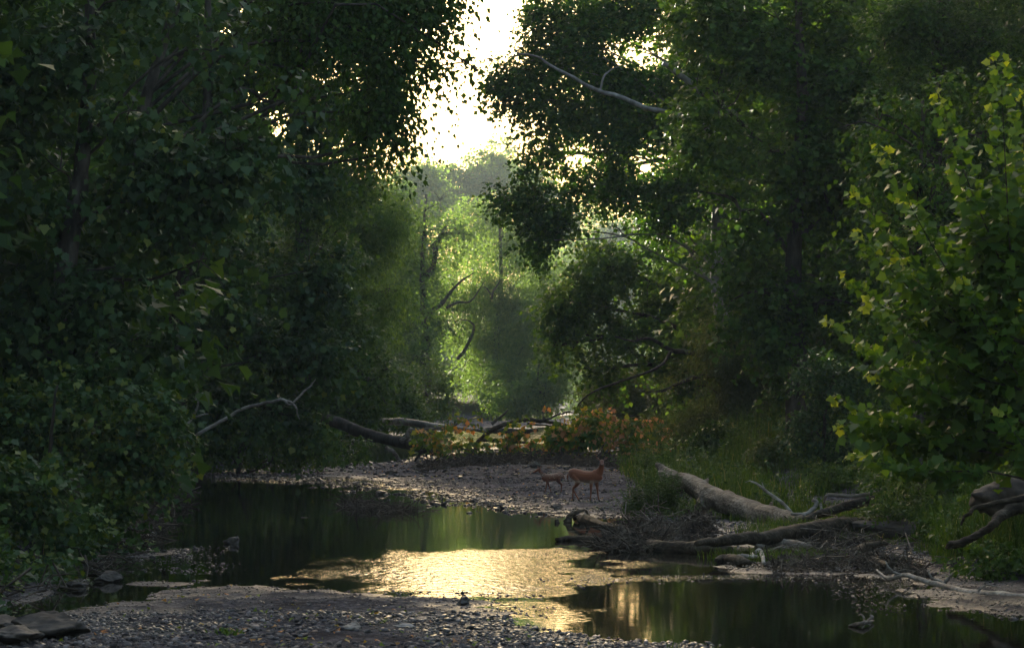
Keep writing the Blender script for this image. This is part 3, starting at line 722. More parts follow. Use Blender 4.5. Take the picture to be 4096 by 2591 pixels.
# --- the bright sapling close at the right: whips with large leaves
rg = np.random.default_rng(150)
sp = gbase(1075, 42); root = thing('sycamore_sapling', (*sp, TZ(*sp)), 'bright yellow green sycamore sapling close at the right edge', 'sapling')
tm, cm = MB(), MB()
base = np.array([sp[0], sp[1], TZ(*sp) - .1])
whips = [((1000, 55), (1010, 250)), ((880, 148), (985, 330)), ((938, 95), (1000, 260)), ((848, 190), (975, 330)), ((855, 232), (975, 340)), ((865, 300), (985, 380)), ((840, 275), (960, 340)),
         ((826, 320), (960, 400)), ((860, 345), (975, 410)), ((830, 395), (965, 440)), ((838, 425), (980, 450)), ((850, 455), (985, 470)), ((905, 200), (1000, 330)), ((1020, 90), (1030, 240)), ((950, 170), (1010, 330)), ((870, 375), (985, 430)),
         ((1030, 150), (1040, 300)), ((900, 260), (1000, 360)), ((920, 320), (1010, 400)), ((940, 390), (1020, 430)), ((1040, 230), (1050, 350)), ((880, 420), (1000, 440)), ((930, 440), (1020, 460)), ((985, 200), (1015, 320)), ((960, 280), (1030, 390)), ((990, 350), (1050, 420)), ((1000, 410), (1050, 470)), ((1060, 330), (1060, 430))]
stem_top = P(1045, 180, 42.3)
tube(tm, [base, base * .5 + stem_top * .5, stem_top], [.06, .04, .012], 8, 14, .02, 0, 1)
for i, (tip, st) in enumerate(whips):
    dy = rg.uniform(-1.2, 1.2)
    a = P(*st, 42 + dy * .3); b = P(*tip, 42 + dy)
    mid_ = (a + b) / 2; mid_[2] -= .1
    pth = catmull([a, mid_, b], 24)
    tube(tm, pth[::4], np.linspace(.014, .004, 6), 5, 12, 0, 0, i)
    z_ = np.clip(a[2] - .5, base[2] + .3, stem_top[2]); q_ = base + (stem_top - base) * ((z_ - base[2]) / (stem_top[2] - base[2]))
    tube(tm, [q_, (q_ + a) / 2 + np.array([0, 0, .1]), a], [.022, .018, .014], 5, 6)
    n = int(np.linalg.norm(b - a) / .042)
    t = np.linspace(0, 1, n); p = catmull([a, mid_, b], n)
    d = (b - a) / np.linalg.norm(b - a); side = np.cross(d, [0, .25, 1.0]); side /= np.linalg.norm(side)
    for rep in range(2):
        s = np.where(np.arange(n) % 2 == 0, 1.0, -1.0)
        w = (1 - t * .8)
        pos = p + side * (s * rg.uniform(.02, .16, n) * (.4 + w))[:, None] + rg.normal(0, .05, (n, 3)) * (.4 + w[:, None])
        ax = d * .6 + side * s[:, None] * .8 + rg.normal(0, .35, (n, 3)); ax[:, 2] -= .35
        nr = rg.normal(0, .5, (n, 3)); nr[:, 2] += .6; nr[:, 1] -= .7
        sz = (.195 - .08 * t ** 2) * rg.uniform(.65, 1.2, n)
        ti = np.clip(.45 + .30 * t ** 3 + rg.normal(0, .16, n) + (t > .93) * .3, 0, 1)  # leaves towards the tips tinted brighter, skylight put into their colour
        leaves(cm, pos, ax, nr, sz, 'lobed', ti, .3)
crown_lobes(cm, lobes_px([(960, 330, 60, 60), (1010, 250, 40, 70), (960, 410, 70, 44), (1010, 380, 50, 60), (900, 400, 40, 34)], 42.5), 'lobed', .17, 1.9, rg, L=.5, k=8, gap=.42, freq=1.2, tvar=.2)
under(root, tm.build('trunk', M['bark'], smooth=True)); under(root, cm.build('crown', M['sap']))

# --- trees deeper in the woods on both sides: three kinds, copied
def wood_tree(seed, h):
    rg = np.random.default_rng(seed)
    root = thing('woodland_tree', (0, 0, 0), 'x', 'tree')
    tm = MB(); tube(tm, [(0, 0, -.4), (.2, .1, h * .3), (-.1, .2, h * .6), (.1, 0, h * .93)], [.42, .3, .2, .05], 9, 16, .06, .05, seed)
    lob = []
    for i in range(17):
        z = h * rg.uniform(.08, .93); a = rg.uniform(0, 6.28); rr = rg.uniform(.1, 1) * (4.2 if z < h * .75 else 2.6)
        c = np.array([math.cos(a) * rr, math.sin(a) * rr, z]); r = np.array([2.6, 2.6, 2.2]) * rg.uniform(.7, 1.2); lob.append((c, r))
        limb_to(tm, (0, 0, max(z - 2, 1)), c, .1, .03, rg)
    tm.build('trunk', M['bark'], root, smooth=True)
    cm = MB(); crown_lobes(cm, lob, 'tri', .30, 2.2, rg, L=1.5, k=12, gap=.36, freq=.45, seed=seed)
    cm.build('crown', M['maple'], root)
    return root
kinds = [wood_tree(201, 19), wood_tree(202, 23), wood_tree(203, 26)]
used = set()
def place_wood(k, x, y, label, group, s=1.0, rz=0.0):
    src = kinds[k]
    if k in used:
        r = src.copy(); C.objects.link(r)
        for ch in list(src.children):
            c = ch.copy(); C.objects.link(c); c.parent = r
    else:
        r = src; used.add(k)
    r.location = (x, y, TZ(x, y) - .1); r.rotation_euler = (0, 0, rz); r.scale = (s, s, s)
    r['label'] = label; r['group'] = group
    return r
rg = np.random.default_rng(77)
li = 'dim woodland tree glimpsed through gaps in the left bank foliage'
ri = 'dim woodland tree glimpsed through gaps in the right bank foliage'
for row, off in enumerate((9.0, 17.0)):
    for Y in np.arange(52 + row * 4, 300, 8.5 + row * 2.5):
        off2 = off + rg.uniform(-1.5, 2) + (0 if Y < 170 else 3)
        if Y > 170 and row: continue
        place_wood(int(rg.integers(3)), float(leftx(Y)) - off2, Y + rg.uniform(-2, 2), li, 'woodland trees behind the left bank', rg.uniform(.9, 1.15) * (1.4 if Y < 140 else 1), rg.uniform(0, 6.28))  # nearer left trees scaled taller to shade the sapling and the bank
        place_wood(int(rg.integers(3)), float(rightx(Y)) + off2 + (6 if Y < 115 else 0), Y + rg.uniform(-2, 2), ri, 'woodland trees behind the right bank', rg.uniform(.9, 1.15), rg.uniform(0, 6.28))
cm = MB(); rg = np.random.default_rng(310); lob = []  # unseen crowns behind the camera, added to cut skylight on the near banks
for i in range(34):
    a = rg.uniform(-1, 1) * 2.35; rr = rg.uniform(26, 44)
    x, y = math.sin(a) * rr * .8, 4 - math.cos(a) * rr
    if abs(x) < 7 and y > -18: continue
    if y > 12 and abs(x) < 14: continue
    lob.append((np.array([x, y, rg.uniform(5, 17)]), np.array([5, 5, 6.0])))
crown_lobes(cm, lob, 'tri', .7, 2.0, rg, L=3, k=10, gap=.34, freq=.2, seed=19)
tag(cm.build('added_shade_wood', M['maple']), 'unseen wood added behind the viewpoint to dim the near foliage', 'wood', kind='stuff')
# far wood closing the valley
cm = MB(); rg = np.random.default_rng(300)
lob = []
for i in range(46):
    px = rg.uniform(330, 760); Y = rg.uniform(650, 820)
    h = rg.uniform(12, 20) if px < 520 else rg.uniform(16, 30)
    x = float(P(px, 388, Y)[0]); lob.append((np.array([x, Y, h * .5]), np.array([7.5, 6, h * .52])))
crown_lobes(cm, lob, 'tri', 1.1, 2.4, rg, L=4.5, k=10, gap=.36, freq=.13, seed=9)
tag(cm.build('far_wood', M['far']), 'hazy wood closing the valley beyond the last bend', 'wood', kind='stuff')

# ------------------------------------------------------------------ deer
def etube(mb, pts, rw, rh, lat=(0, 1, 0), sides=14, seg=None):
    pts = np.asarray(pts, float); n = seg or (len(pts) - 1) * 5 + 1
    c = catmull(pts, n); q = np.linspace(0, len(pts) - 1, n); k = np.arange(len(pts))
    a_ = np.interp(q, k, rw); b_ = np.interp(q, k, rh)
    t = np.gradient(c, axis=0); t /= np.linalg.norm(t, axis=1)[:, None] + 1e-9
    l = np.tile(np.asarray(lat, float), (n, 1)); l -= t * (l * t).sum(1)[:, None]; l /= np.linalg.norm(l, axis=1)[:, None] + 1e-9
    u = np.cross(t, l); th = np.linspace(0, 2 * np.pi, sides, endpoint=False)
    V = c[:, None] + a_[:, None, None] * np.cos(th)[None, :, None] * l[:, None] + b_[:, None, None] * np.sin(th)[None, :, None] * u[:, None]
    i = np.arange(n - 1)[:, None] * sides; j = np.arange(sides)[None]; kk = (j + 1) % sides
    f = np.stack([i + j, i + kk, i + sides + kk, i + sides + j], -1).reshape(-1, 4)
    mb.add(V.reshape(-1, 3), [f, np.array([list(range(sides))[::-1], [(n - 1) * sides + m_ for m_ in range(sides)]])])
def fuse(mb, name, mat, voxel, smooth=4, fac=.5):
    o = mb.build(name + '_raw', mat)
    r = o.modifiers.new('r', 'REMESH'); r.mode = 'VOXEL'; r.voxel_size = voxel
    if smooth: s = o.modifiers.new('s', 'SMOOTH'); s.iterations = smooth; s.factor = fac
    dg = bpy.context.evaluated_depsgraph_get(); dg.update()
    me = D.meshes.new_from_object(o.evaluated_get(dg)); me.name = name
    me.polygons.foreach_set('use_smooth', np.ones(len(me.polygons), bool))
    old = o.data; D.objects.remove(o); D.meshes.remove(old)
    me.materials.clear(); me.materials.append(mat)
    p = D.objects.new(name, me); C.objects.link(p); return p
def coatmat(name, back, belly, spots=False):
    m, nt, out = newmat(name)
    tc = N(nt, 'ShaderNodeTexCoord'); sx = N(nt, 'ShaderNodeSeparateXYZ'); nt.links.new(tc.outputs['Object'], sx.inputs[0])
    no = N(nt, 'ShaderNodeTexNoise', Scale=9.0, Detail=6.0, Roughness=.7); nt.links.new(tc.outputs['Object'], no.inputs['Vector'])
    ad = N(nt, 'ShaderNodeMath', operation='MULTIPLY_ADD'); ad.inputs[1].default_value = .12; nt.links.new(no.outputs['Fac'], ad.inputs[0]); nt.links.new(sx.outputs['Z'], ad.inputs[2])
    h = N(nt, 'ShaderNodeMapRange'); h.inputs[1].default_value = .0; h.inputs[2].default_value = 1.2; nt.links.new(ad.outputs[0], h.inputs[0])
    cr = ramp(nt, [(.03, (.04, .03, .025)), (.07, tuple(.7 * x for x in back)), (.42, tuple(.9 * x for x in back)), (.50, belly), (.56, back), (.80, back), (.88, tuple(.75 * x for x in back))], h.outputs[0])
    col = cr.outputs[0]
    if spots:
        vo = N(nt, 'ShaderNodeTexVoronoi', Scale=24.0); nt.links.new(tc.outputs['Object'], vo.inputs['Vector'])
        rs = ramp(nt, [(.16, (1, 1, 1)), (.24, (0, 0, 0))], vo.outputs['Distance'])
        g = N(nt, 'ShaderNodeMath', operation='GREATER_THAN'); g.inputs[1].default_value = .42; nt.links.new(sx.outputs['Z'], g.inputs[0])
        mm = N(nt, 'ShaderNodeMath', operation='MULTIPLY'); nt.links.new(rs.outputs[0], mm.inputs[0]); nt.links.new(g.outputs[0], mm.inputs[1])
        mx = N(nt, 'ShaderNodeMix', data_type='RGBA'); nt.links.new(mm.outputs[0], mx.inputs[0]); nt.links.new(col, mx.inputs[6]); mx.inputs[7].default_value = (.62, .50, .38, 1); col = mx.outputs[2]
    pb = N(nt, 'ShaderNodeBsdfPrincipled', Roughness=.7); nt.links.new(col, pb.inputs['Base Color'])
    pb.inputs['Sheen Weight'].default_value = .3
    bp = N(nt, 'ShaderNodeBump', Strength=.3, Distance=.01); n2 = N(nt, 'ShaderNodeTexNoise', Scale=90.0); nt.links.new(tc.outputs['Object'], n2.inputs['Vector'])
    nt.links.new(n2.outputs['Fac'], bp.inputs['Height']); nt.links.new(bp.outputs[0], pb.inputs['Normal'])
    nt.links.new(pb.outputs[0], out.inputs[0]); return m
def plain(name, col, rough=.5, spec=.5):
    m, nt, out = newmat(name); pb = N(nt, 'ShaderNodeBsdfPrincipled', Roughness=rough); pb.inputs['Base Color'].default_value = (*col, 1); pb.inputs['Specular IOR Level'].default_value = spec
    no = N(nt, 'ShaderNodeTexNoise', Scale=40.0); bp = N(nt, 'ShaderNodeBump', Strength=.15, Distance=.005); nt.links.new(no.outputs[0], bp.inputs['Height']); nt.links.new(bp.outputs[0], pb.inputs['Normal'])
    nt.links.new(pb.outputs[0], out.inputs[0]); return m
M['doe'] = coatmat('red_summer_coat', (.24, .068, .024), (.34, .22, .15))
M['fawn'] = coatmat('spotted_fawn_coat', (.20, .06, .028), (.26, .14, .09), True)
M['dark'] = plain('dark_horn', (.02, .016, .014), .35)
M['earin'] = plain('ear_fur', (.22, .13, .10), .8)
M['face'] = plain('pale_muzzle_fur', (.26, .22, .20), .7)

def deer(px, py, Y, yaw, S, mat, kind, label, legs, neck, head_dir, headS=1.0, bodyk=1.0):
    """legs: list of polylines (x, y, z, r); neck: polyline (x, y, z, rw, rh)"""
    p = G(px, py, 0.0); p = P(px, py, Y); z = TZ(p[0], p[1])
    root = thing(kind, (p[0], p[1], z), label, 'deer')
    root.rotation_euler = (0, 0, yaw)
    mb = MB()
    B = np.array([(-.55, 0, .74, .04, .06), (-.51, 0, .755, .105, .13), (-.42, 0, .76, .145, .165), (-.28, 0, .735, .155, .165), (-.10, 0, .695, .165, .165), (.08, 0, .68, .165, .17), (.24, 0, .69, .14, .175), (.36, 0, .715, .105, .155), (.44, 0, .75, .06, .10)])
    etube(mb, B[:, :3] * S, B[:, 3] * S * bodyk, B[:, 4] * S * bodyk)
    neck = np.array(neck)
    etube(mb, neck[:, :3] * S, neck[:, 3] * S * 1.12, neck[:, 4] * S * 1.12)
    for lg in legs:
        lg = np.array(lg, float); lg[:, 2] += .0
        tube(mb, lg[:, :3] * S, lg[:, 3] * S * 1.06, 10, (len(lg) - 1) * 5 + 1)
    hd = np.array(head_dir, float); hd /= np.linalg.norm(hd)
    e = neck[-1][:3] * S; hs = S * headS
    lat = np.cross([0, 0, 1.0], hd); lat /= np.linalg.norm(lat); upv = np.cross(hd, lat)
    H = [(-.06, .0, .045, .05), (.0, .012, .062, .068), (.06, .005, .060, .060), (.12, -.012, .046, .046), (.18, -.028, .033, .034), (.235, -.04, .029, .027), (.25, -.043, .018, .017)]
    etube(mb, [e + hd * a * hs + upv * b * hs for a, b, _, _ in H], [c * hs for *_, c, _ in H], [d_ * hs for *_, d_ in H], lat)
    for s in (-1, 1):       # ears grow out of the same surface
        b0 = e + (hd * -.02 + lat * s * .05 + upv * .05) * hs
        dirv = (lat * s * .75 + upv * .62 - hd * .22); dirv /= np.linalg.norm(dirv)
        wv = np.cross(dirv, hd); wv /= np.linalg.norm(wv)
        etube(mb, [b0, b0 + dirv * .04 * hs, b0 + dirv * .08 * hs, b0 + dirv * .12 * hs, b0 + dirv * .155 * hs], np.array([.014, .028, .038, .030, .007]) * hs, np.array([.014, .013, .012, .011, .007]) * hs, wv, 10)
    tl = np.array([(-.53, 0, .80), (-.585, 0, .74), (-.60, 0, .64), (-.585, 0, .57)]) * S
    etube(mb, tl, np.array([.03, .035, .04, .01]) * S, np.array([.02, .02, .018, .008]) * S)
    body = fuse(mb, 'body', mat, .0085 * S, 3, .45); body.parent = root
    for s in (-1, 1):
        m2 = MB(); v, f = rock_base(1, 1); v = v / np.linalg.norm(v, axis=1)[:, None]
        m2.add(v * .014 * hs + e + (hd * .055 + lat * s * .056 + upv * .022) * hs, f); m2.build('eye', M['dark'], root, smooth=True)
        b0 = e + (hd * -.005 + lat * s * .05 + upv * .05) * hs; dirv = (lat * s * .75 + upv * .62 - hd * .22); dirv /= np.linalg.norm(dirv)
        m2 = MB(); wv = np.cross(dirv, hd); wv /= np.linalg.norm(wv)
        etube(m2, [b0 + dirv * .03 * hs, b0 + dirv * .075 * hs, b0 + dirv * .13 * hs], np.array([.014, .027, .006]) * hs, np.array([.006, .006, .003]) * hs, wv, 8)
        m2.build('inner_ear', M['earin'], root, smooth=True)
    m2 = MB(); v, f = rock_base(1, 1); v = v / np.linalg.norm(v, axis=1)[:, None]
    m2.add(v * np.array([.019, .019, .015]) * hs + e + (hd * .245 + upv * -.036) * hs, f); m2.build('nose', M['dark'], root, smooth=True)
    m2 = MB(); etube(m2, [e + hd * .16 * hs + upv * .001 * hs, e + hd * .20 * hs - upv * .015 * hs, e + hd * .232 * hs - upv * .028 * hs], np.array([.012, .022, .018]) * hs, np.array([.006, .01, .008]) * hs, lat, 8)
    m2.build('muzzle', M['face'], root, smooth=True)
    for lg in legs:
        q = np.array(lg[-1][:3]) * S
        m2 = MB(); tube(m2, [q + np.array([-.005, 0, .035]) * S, q + np.array([.012, 0, .012]) * S, q + np.array([.03, 0, -.012]) * S], np.array([.021, .026, .024]) * S, 8)
        m2.build('hoof', M['dark'], root, smooth=True)
    return root
yw = R(-27)
deer(587, 502.3, 77.1, yw, .97, M['doe'], 'doe', 'red brown doe on the gravel bar facing the camera, larger of the two deer',
     [[(-.38, .07, .74, .10), (-.30, .09, .60, .085), (-.36, .09, .46, .05), (-.47, .09, .37, .030), (-.475, .09, .22, .020), (-.49, .09, .10, .022), (-.475, .09, .02, .017)],
      [(-.36, -.07, .72, .10), (-.24, -.09, .58, .085), (-.30, -.09, .44, .048), (-.385, -.09, .355, .030), (-.31, -.09, .20, .020), (-.235, -.09, .09, .022), (-.21, -.09, .02, .017)],
      [(.22, -.06, .66, .085), (.17, -.08, .50, .052), (.16, -.08, .33, .030), (.155, -.08, .18, .020), (.14, -.08, .09, .021), (.15, -.08, .02, .017)],
      [(.26, .06, .66, .08), (.26, .08, .50, .050), (.285, .08, .33, .030), (.30, .08, .18, .020), (.32, .08, .09, .021), (.335, .08, .02, .017)]],
     [(.26, 0, .74, .09, .14), (.36, 0, .80, .078, .115), (.44, -.01, .92, .062, .078), (.47, -.03, 1.02, .055, .064), (.48, -.05, 1.10, .055, .06)],
     (.45, -.87, -.16))
deer(551.5, 494.5, 82.2, R(180 + 20), .65, M['fawn'], 'fawn', 'small spotted fawn standing left of the doe, looking left', 
     [[(-.38, .07, .74, .085), (-.32, .09, .60, .075), (-.36, .09, .47, .045), (-.46, .09, .38, .028), (-.44, .09, .22, .021), (-.42, .09, .10, .022), (-.40, .09, .02, .018)],
      [(-.38, -.07, .74, .085), (-.30, -.09, .60, .07), (-.38, -.09, .47, .045), (-.48, -.09, .38, .028), (-.50, -.09, .22, .021), (-.51, -.09, .10, .022), (-.50, -.09, .02, .018)],
      [(.24, .06, .66, .07), (.24, .08, .50, .046), (.27, .08, .34, .028), (.31, .08, .18, .021), (.34, .08, .09, .022), (.36, .08, .02, .018)],
      [(.22, -.06, .66, .07), (.16, -.08, .50, .046), (.10, -.08, .34, .028), (.04, -.08, .18, .021), (.0, -.08, .09, .022), (-.01, -.08, .02, .018)]],
     [(.26, 0, .74, .08, .12), (.38, 0, .80, .065, .095), (.48, 0, .90, .052, .066), (.56, .0, .98, .048, .056), (.60, 0, 1.03, .05, .055)],
     (.97, .05, -.22), headS=1.15, bodyk=1.0)

# ------------------------------------------------------------------ dead wood
def wood(name, label, cat, parts, mat='drift', sides=8, wob=.0, rough=.06, group=None, fusev=None, seed=0):
    """parts: list of (points [(px,py,Y)...] or ('g', [(px,py,h)...]), radii)"""
    mb = MB()
    pts0 = None
    for k, pr in enumerate(parts):
        pts, rad = pr[0], pr[1]
        W = [np.array(P(*q)) for q in pts] if not isinstance(pts[0], str) else [np.array(G(*q)) for q in pts[1]]
        if pts0 is None: pts0 = W[0]
        n = (len(W) - 1) * 5 + 1
        tube(mb, W, rad, sides, n, wob, rough, seed + k * 13)
    if fusev:
        o = fuse(mb, name, M[mat], fusev, 2)
    else:
        o = mb.build(name, M[mat], smooth=True)
    me = o.data; n = len(me.vertices); a = np.empty(n * 3, np.float32); me.vertices.foreach_get('co', a); a = a.reshape(-1, 3)
    loc = np.array([a[:, 0].mean(), a[:, 1].mean(), a[:, 2].min()]); a -= loc.astype(np.float32); me.vertices.foreach_set('co', a.ravel()); me.update()
    o.location = loc
    return tag(o, label, cat, group)
def r3(pts, Ys):
    Ys = Ys if isinstance(Ys, (list, tuple)) else [Ys] * len(pts)
    return [(*R3(x, y), Y) for (x, y), Y in zip(pts, Ys)]
def g3(pts, h): return ('g', [(*R3(x, y), h) for x, y in pts])
def g1(pts, h): return ('g', [(*R1(x, y), h) for x, y in pts])
def r1(pts, Y): return [(*R1(x, y), Y) for x, y in pts]
def r4(pts, Y):
    Ys = Y if isinstance(Y, (list, tuple)) else [Y] * len(pts)
    return [(*R4(x, y), yy) for (x, y), yy in zip(pts, Ys)]

# the big bare log
big = [(r3([(188, 104), (225, 140), (300, 195), (400, 235), (500, 300), (620, 345), (750, 395), (880, 430), (1000, 465), (1080, 470)], [69.5, 69.4, 69, 68.5, 67.5, 66.5, 65.5, 64.5, 63.6, 63]), [.05, .11, .20, .24, .27, .275, .265, .26, .24, .16]),
       (r3([(205, 150), (235, 185), (290, 230), (360, 265)], 69), [.05, .12, .15, .15]),
       (r3([(500, 330), (460, 370), (445, 415), (440, 450)], [67.2, 67.5, 68, 68]), [.22, .17, .12, .11]),
       (r3([(440, 260), (480, 235), (495, 210), (500, 200)], 68), [.12, .07, .05, .02]),
       (r3([(840, 400), (870, 375), (885, 345), (888, 338)], 64.8), [.10, .06, .035, .012]),
       (r3([(560, 330), (600, 315), (625, 330)], 66.7), [.16, .17, .12]),
       (r3([(470, 320), (480, 290), (500, 285)], 67.4), [.16, .15, .10]),
       (r3([(370, 190), (395, 200)], 68.6), [.10, .10])]
wood('fallen_log', 'thick bare grey log with a raised broken end, right of the deer', 'log', big, 'bigdrift', 14, .015, .05, fusev=.022)
wood('mossy_log', 'long brown log lying across the right bank under the thick bare log', 'log',
     [(g3([(1720, 445), (1620, 445), (1450, 470), (1300, 490), (1150, 510), (1040, 520), (900, 548), (760, 560), (620, 570), (430, 590)], .32), [.11, .14, .16, .18, .20, .17, .15, .13, .11, .06])], 'wetwood', 12, .03, .06, fusev=.03)
wood('waterside_log', 'low log half sunk along the water edge below the brown log', 'log',
     [(g3([(100, 590), (220, 605), (360, 612), (500, 622), (640, 628)], .10), [.08, .12, .13, .13, .07])], 'wetwood', 10, .02, .08)
wood('bleached_log', 'short pale topped log beside the grass tuft at the water', 'log',
     [(g3([(800, 615), (860, 605), (960, 600), (1060, 608), (1120, 612)], .15), [.07, .12, .13, .10, .05])], 'drift', 10, .01, .06)
wood('broken_log', 'dark broken trunk lying above the brown log, pointing right', 'log',
     [(r3([(1080, 450), (1200, 400), (1330, 360), (1500, 335), (1760, 300)], [62.5, 63, 63.5, 64, 65]), [.07, .10, .11, .12, .10])], 'wetwood', 10, .03, .07)
wood('pale_bough', 'pale topped broken bough on the dark trunk', 'branch',
     [(r3([(1200, 350), (1215, 300), (1260, 295), (1330, 305), (1420, 300), (1550, 262)], [63.2] * 6), [.022, .036, .042, .04, .045, .03])], 'drift', 8, .01, .06)
wood('crooked_branch', 'crooked pale branch curling up at the right end of the thick log', 'branch',
     [(r3([(1000, 410), (1080, 412), (1130, 385), (1160, 345), (1132, 326)], 63.2), [.03, .045, .05, .05, .04]), (r3([(1080, 412), (1090, 450), (1070, 490)], 63), [.035, .04, .03]), (r3([(1180, 350), (1185, 400), (1180, 450)], 63), [.03, .03, .02])], 'white', 7, .01, .06)
wood('bleached_stick', 'thin white forked stick standing up behind the thick log', 'branch',
     [(r3([(752, 211), (800, 232), (860, 280), (950, 345), (1005, 405)], 64.5), [.014, .028, .036, .04, .038]), (r3([(850, 270), (835, 245), (825, 220)], 64.5), [.014, .012, .006]), (r3([(752, 211), (725, 222)], 64.5), [.01, .005])], 'white', 6)
wood('bleached_pole', 'long pale pole slanting down to the water below the thick log', 'branch',
     [(r3([(458, 415), (500, 445), (570, 505), (620, 545), (680, 590), (740, 640)], [65, 64, 62, 60, 58, 56.5]), [.032, .042, .052, .052, .045, .04])], 'white', 7, .012)
wood('dark_branch', 'thin dark branch lying from the thick log stub to the brown log', 'branch',
     [(r3([(470, 425), (530, 460), (600, 492), (700, 513), (800, 520)], [66, 65, 64, 63, 62.5]), [.03, .04, .045, .04, .03])], 'wetwood', 6, .02)
wood('vine', 'thin dark vine looping down from the thick log', 'vine', [(r3([(340, 275), (350, 330), (375, 360), (395, 410), (430, 440), (480, 440)], 67.5), [.008] * 6)], 'twig', 5)
wood('driftwood_stump', 'bleached forked piece of driftwood standing at the tip of the mud', 'driftwood',
     [(g3([(790, 640), (812, 630), (828, 650), (840, 712)], .12), [.03, .045, .05, .03]), (g3([(800, 668), (775, 665), (765, 650)], .12), [.03, .03, .03])], 'white', 7, .01)
wood('driftwood_scrap', 'short white scrap of driftwood lying left of the forked piece', 'driftwood', [(g3([(660, 665), (720, 662), (780, 668)], .12), [.02, .04, .03])], 'white', 7, .01)
wood('bark_slab', 'flat brown slab of bark at the point of the mud bank', 'bark', [(g3([(550, 690), (590, 682), (650, 688), (700, 700), (760, 705)], .07), [.03, .10, .12, .09, .04])], 'wetwood', 9, .01, .1)
wood('small_log', 'short dark log with a bent end on the gravel right of the grass tuft', 'log',
     [(g3([(1195, 650), (1280, 642), (1380, 640), (1450, 618), (1520, 592), (1580, 588)], .14), [.06, .08, .08, .085, .07, .04])], 'wetwood', 9, .02)
wood('small_log', 'dark log end lying among twigs above the small gravel bar', 'log', [(g3([(1480, 690), (1530, 705), (1600, 725)], .15), [.08, .08, .06])], 'wetwood', 9, .01)
wood('long_branch', 'long pale forked branch stretched over the water at the lower right', 'branch',
     [([(*R3(x, y), Y) for x, y, Y in [(1520, 748, 46), (1555, 780, 45.6), (1610, 800, 45.2), (1690, 782, 45), (1780, 805, 44.5), (1900, 840, 44), (2000, 868, 43.4), (2140, 893, 42.8), (2280, 905, 42.3), (2420, 925, 42)]], [.012, .024, .03, .036, .04, .045, .05, .06, .068, .07]),
      (r3([(1572, 695), (1590, 730), (1625, 765), (1690, 785)], 45.2), [.008, .018, .024, .028]),
      (r3([(1832, 750), (1840, 785), (1880, 810), (1930, 835)], 44.2), [.012, .016, .02, .024]),
      (r3([(1975, 770), (1950, 800), (1925, 835)], 44), [.008, .03, .03]),
      (r3([(2085, 905), (2118, 960), (2120, 1010), (2105, 1070)], 43), [.02, .016, .012, .008]),
      (r3([(2200, 915), (2190, 960), (2160, 1000), (2150, 1040)], 42.7), [.018, .014, .01, .006]),
      (r3([(1980, 865), (1975, 920)], 43.5), [.012, .006]),
      (r3([(2130, 880), (2170, 845), (2240, 850), (2290, 870)], 42.6), [.015, .014, .01, .006])], 'white', 8, .008)
wood('dark_stump', 'black broken stump end jutting in from the right edge', 'stump',
     [([(*R3(x, y), 47) for x, y in [(2090, 330), (2150, 325), (2260, 310), (2420, 300)]], [.10, .22, .30, .34]), (r3([(2085, 290), (2150, 300), (2230, 320)], 46.8), [.03, .08, .12])], 'twig', 12, .02, .1, fusev=.03)
wood('reaching_limb', 'bent dark limb with a pale cut end reaching in from the right edge', 'branch',
     [([(*R3(x, y), Y) for x, y, Y in [(1945, 600, 46), (1990, 592, 46), (2060, 570, 46), (2150, 535, 46), (2215, 480, 46), (2260, 430, 46.3), (2340, 385, 46.6), (2440, 340, 47)]], [.06, .07, .065, .065, .07, .09, .10, .12]),
      ([(*R3(x, y), 45.6) for x, y in [(2028, 480), (2050, 425), (2100, 385), (2200, 360), (2320, 335), (2430, 305)]], [.015, .028, .035, .042, .05, .06])], 'wetwood', 9, .02)
wood('sunken_limb', 'dark forked limb lying in the shallow water at the bottom right corner', 'branch',
     [([(*R3(x, y), Y) for x, y, Y in [(1965, 1035, 39.5), (2000, 1080, 39), (2070, 1120, 38.6), (2200, 1150, 38.2), (2430, 1150, 38)]], [.02, .06, .08, .10, .11]), ([(*R3(x, y), 38.6) for x, y in [(2070, 1110), (2160, 1080), (2280, 1075), (2420, 1100)]], [.03, .03, .025, .02])], 'twig', 9, .02)
wood('floating_stick', 'curled pale stick poking out of the dark water at the lower right', 'branch',
     [('g' and ('g', [(*R3(1348, 1086), .01), (*R3(1390, 1078), .03), (*R3(1440, 1070), .05), (*R3(1500, 1055), .03)]), [.012, .03, .032, .012]), (r3([(1445, 1065), (1440, 1035), (1425, 1018), (1408, 1022)], 38.0), [.018, .014, .012, .006]), (r3([(1460, 1060), (1490, 1035), (1480, 1020)], 38.0), [.02, .03, .01])], 'drift', 7)
wood('root_wad', 'upturned root wad with curling roots at the water end of the debris', 'root',
     [(g1([(1250, 740), (1050, 725), (900, 700), (760, 655), (700, 640)], .22), [.09, .10, .11, .12, .10]),
      (r1([(745, 565), (680, 575), (620, 610), (600, 680), (620, 740), (690, 800)], 66), [.03, .05, .07, .085, .10, .09]),
      (r1([(745, 565), (765, 600), (735, 640), (700, 650)], 66.2), [.03, .03, .03, .05]),
      (r1([(495, 645), (505, 690), (540, 740), (600, 790)], 65.8), [.05, .07, .08, .09]),
      (r1([(560, 650), (580, 700), (610, 760)], 66), [.03, .04, .06]),
      (r1([(450, 700), (480, 740), (520, 780), (600, 800)], 65.6), [.03, .05, .07, .08]),
      (r1([(640, 640), (700, 620), (760, 630), (790, 600)], 66.3), [.06, .05, .04, .02]),
      (r1([(700, 640), (730, 700), (700, 760), (760, 800)], 66.3), [.05, .05, .04, .03])], 'wetwood', 9, .012, .1, fusev=.016)
wood('sunken_log', 'dark log barely above the water under the root wad', 'log', [(g1([(495, 820), (620, 812), (760, 815), (860, 818)], .04), [.04, .07, .08, .04])], 'wetwood', 9, .012)
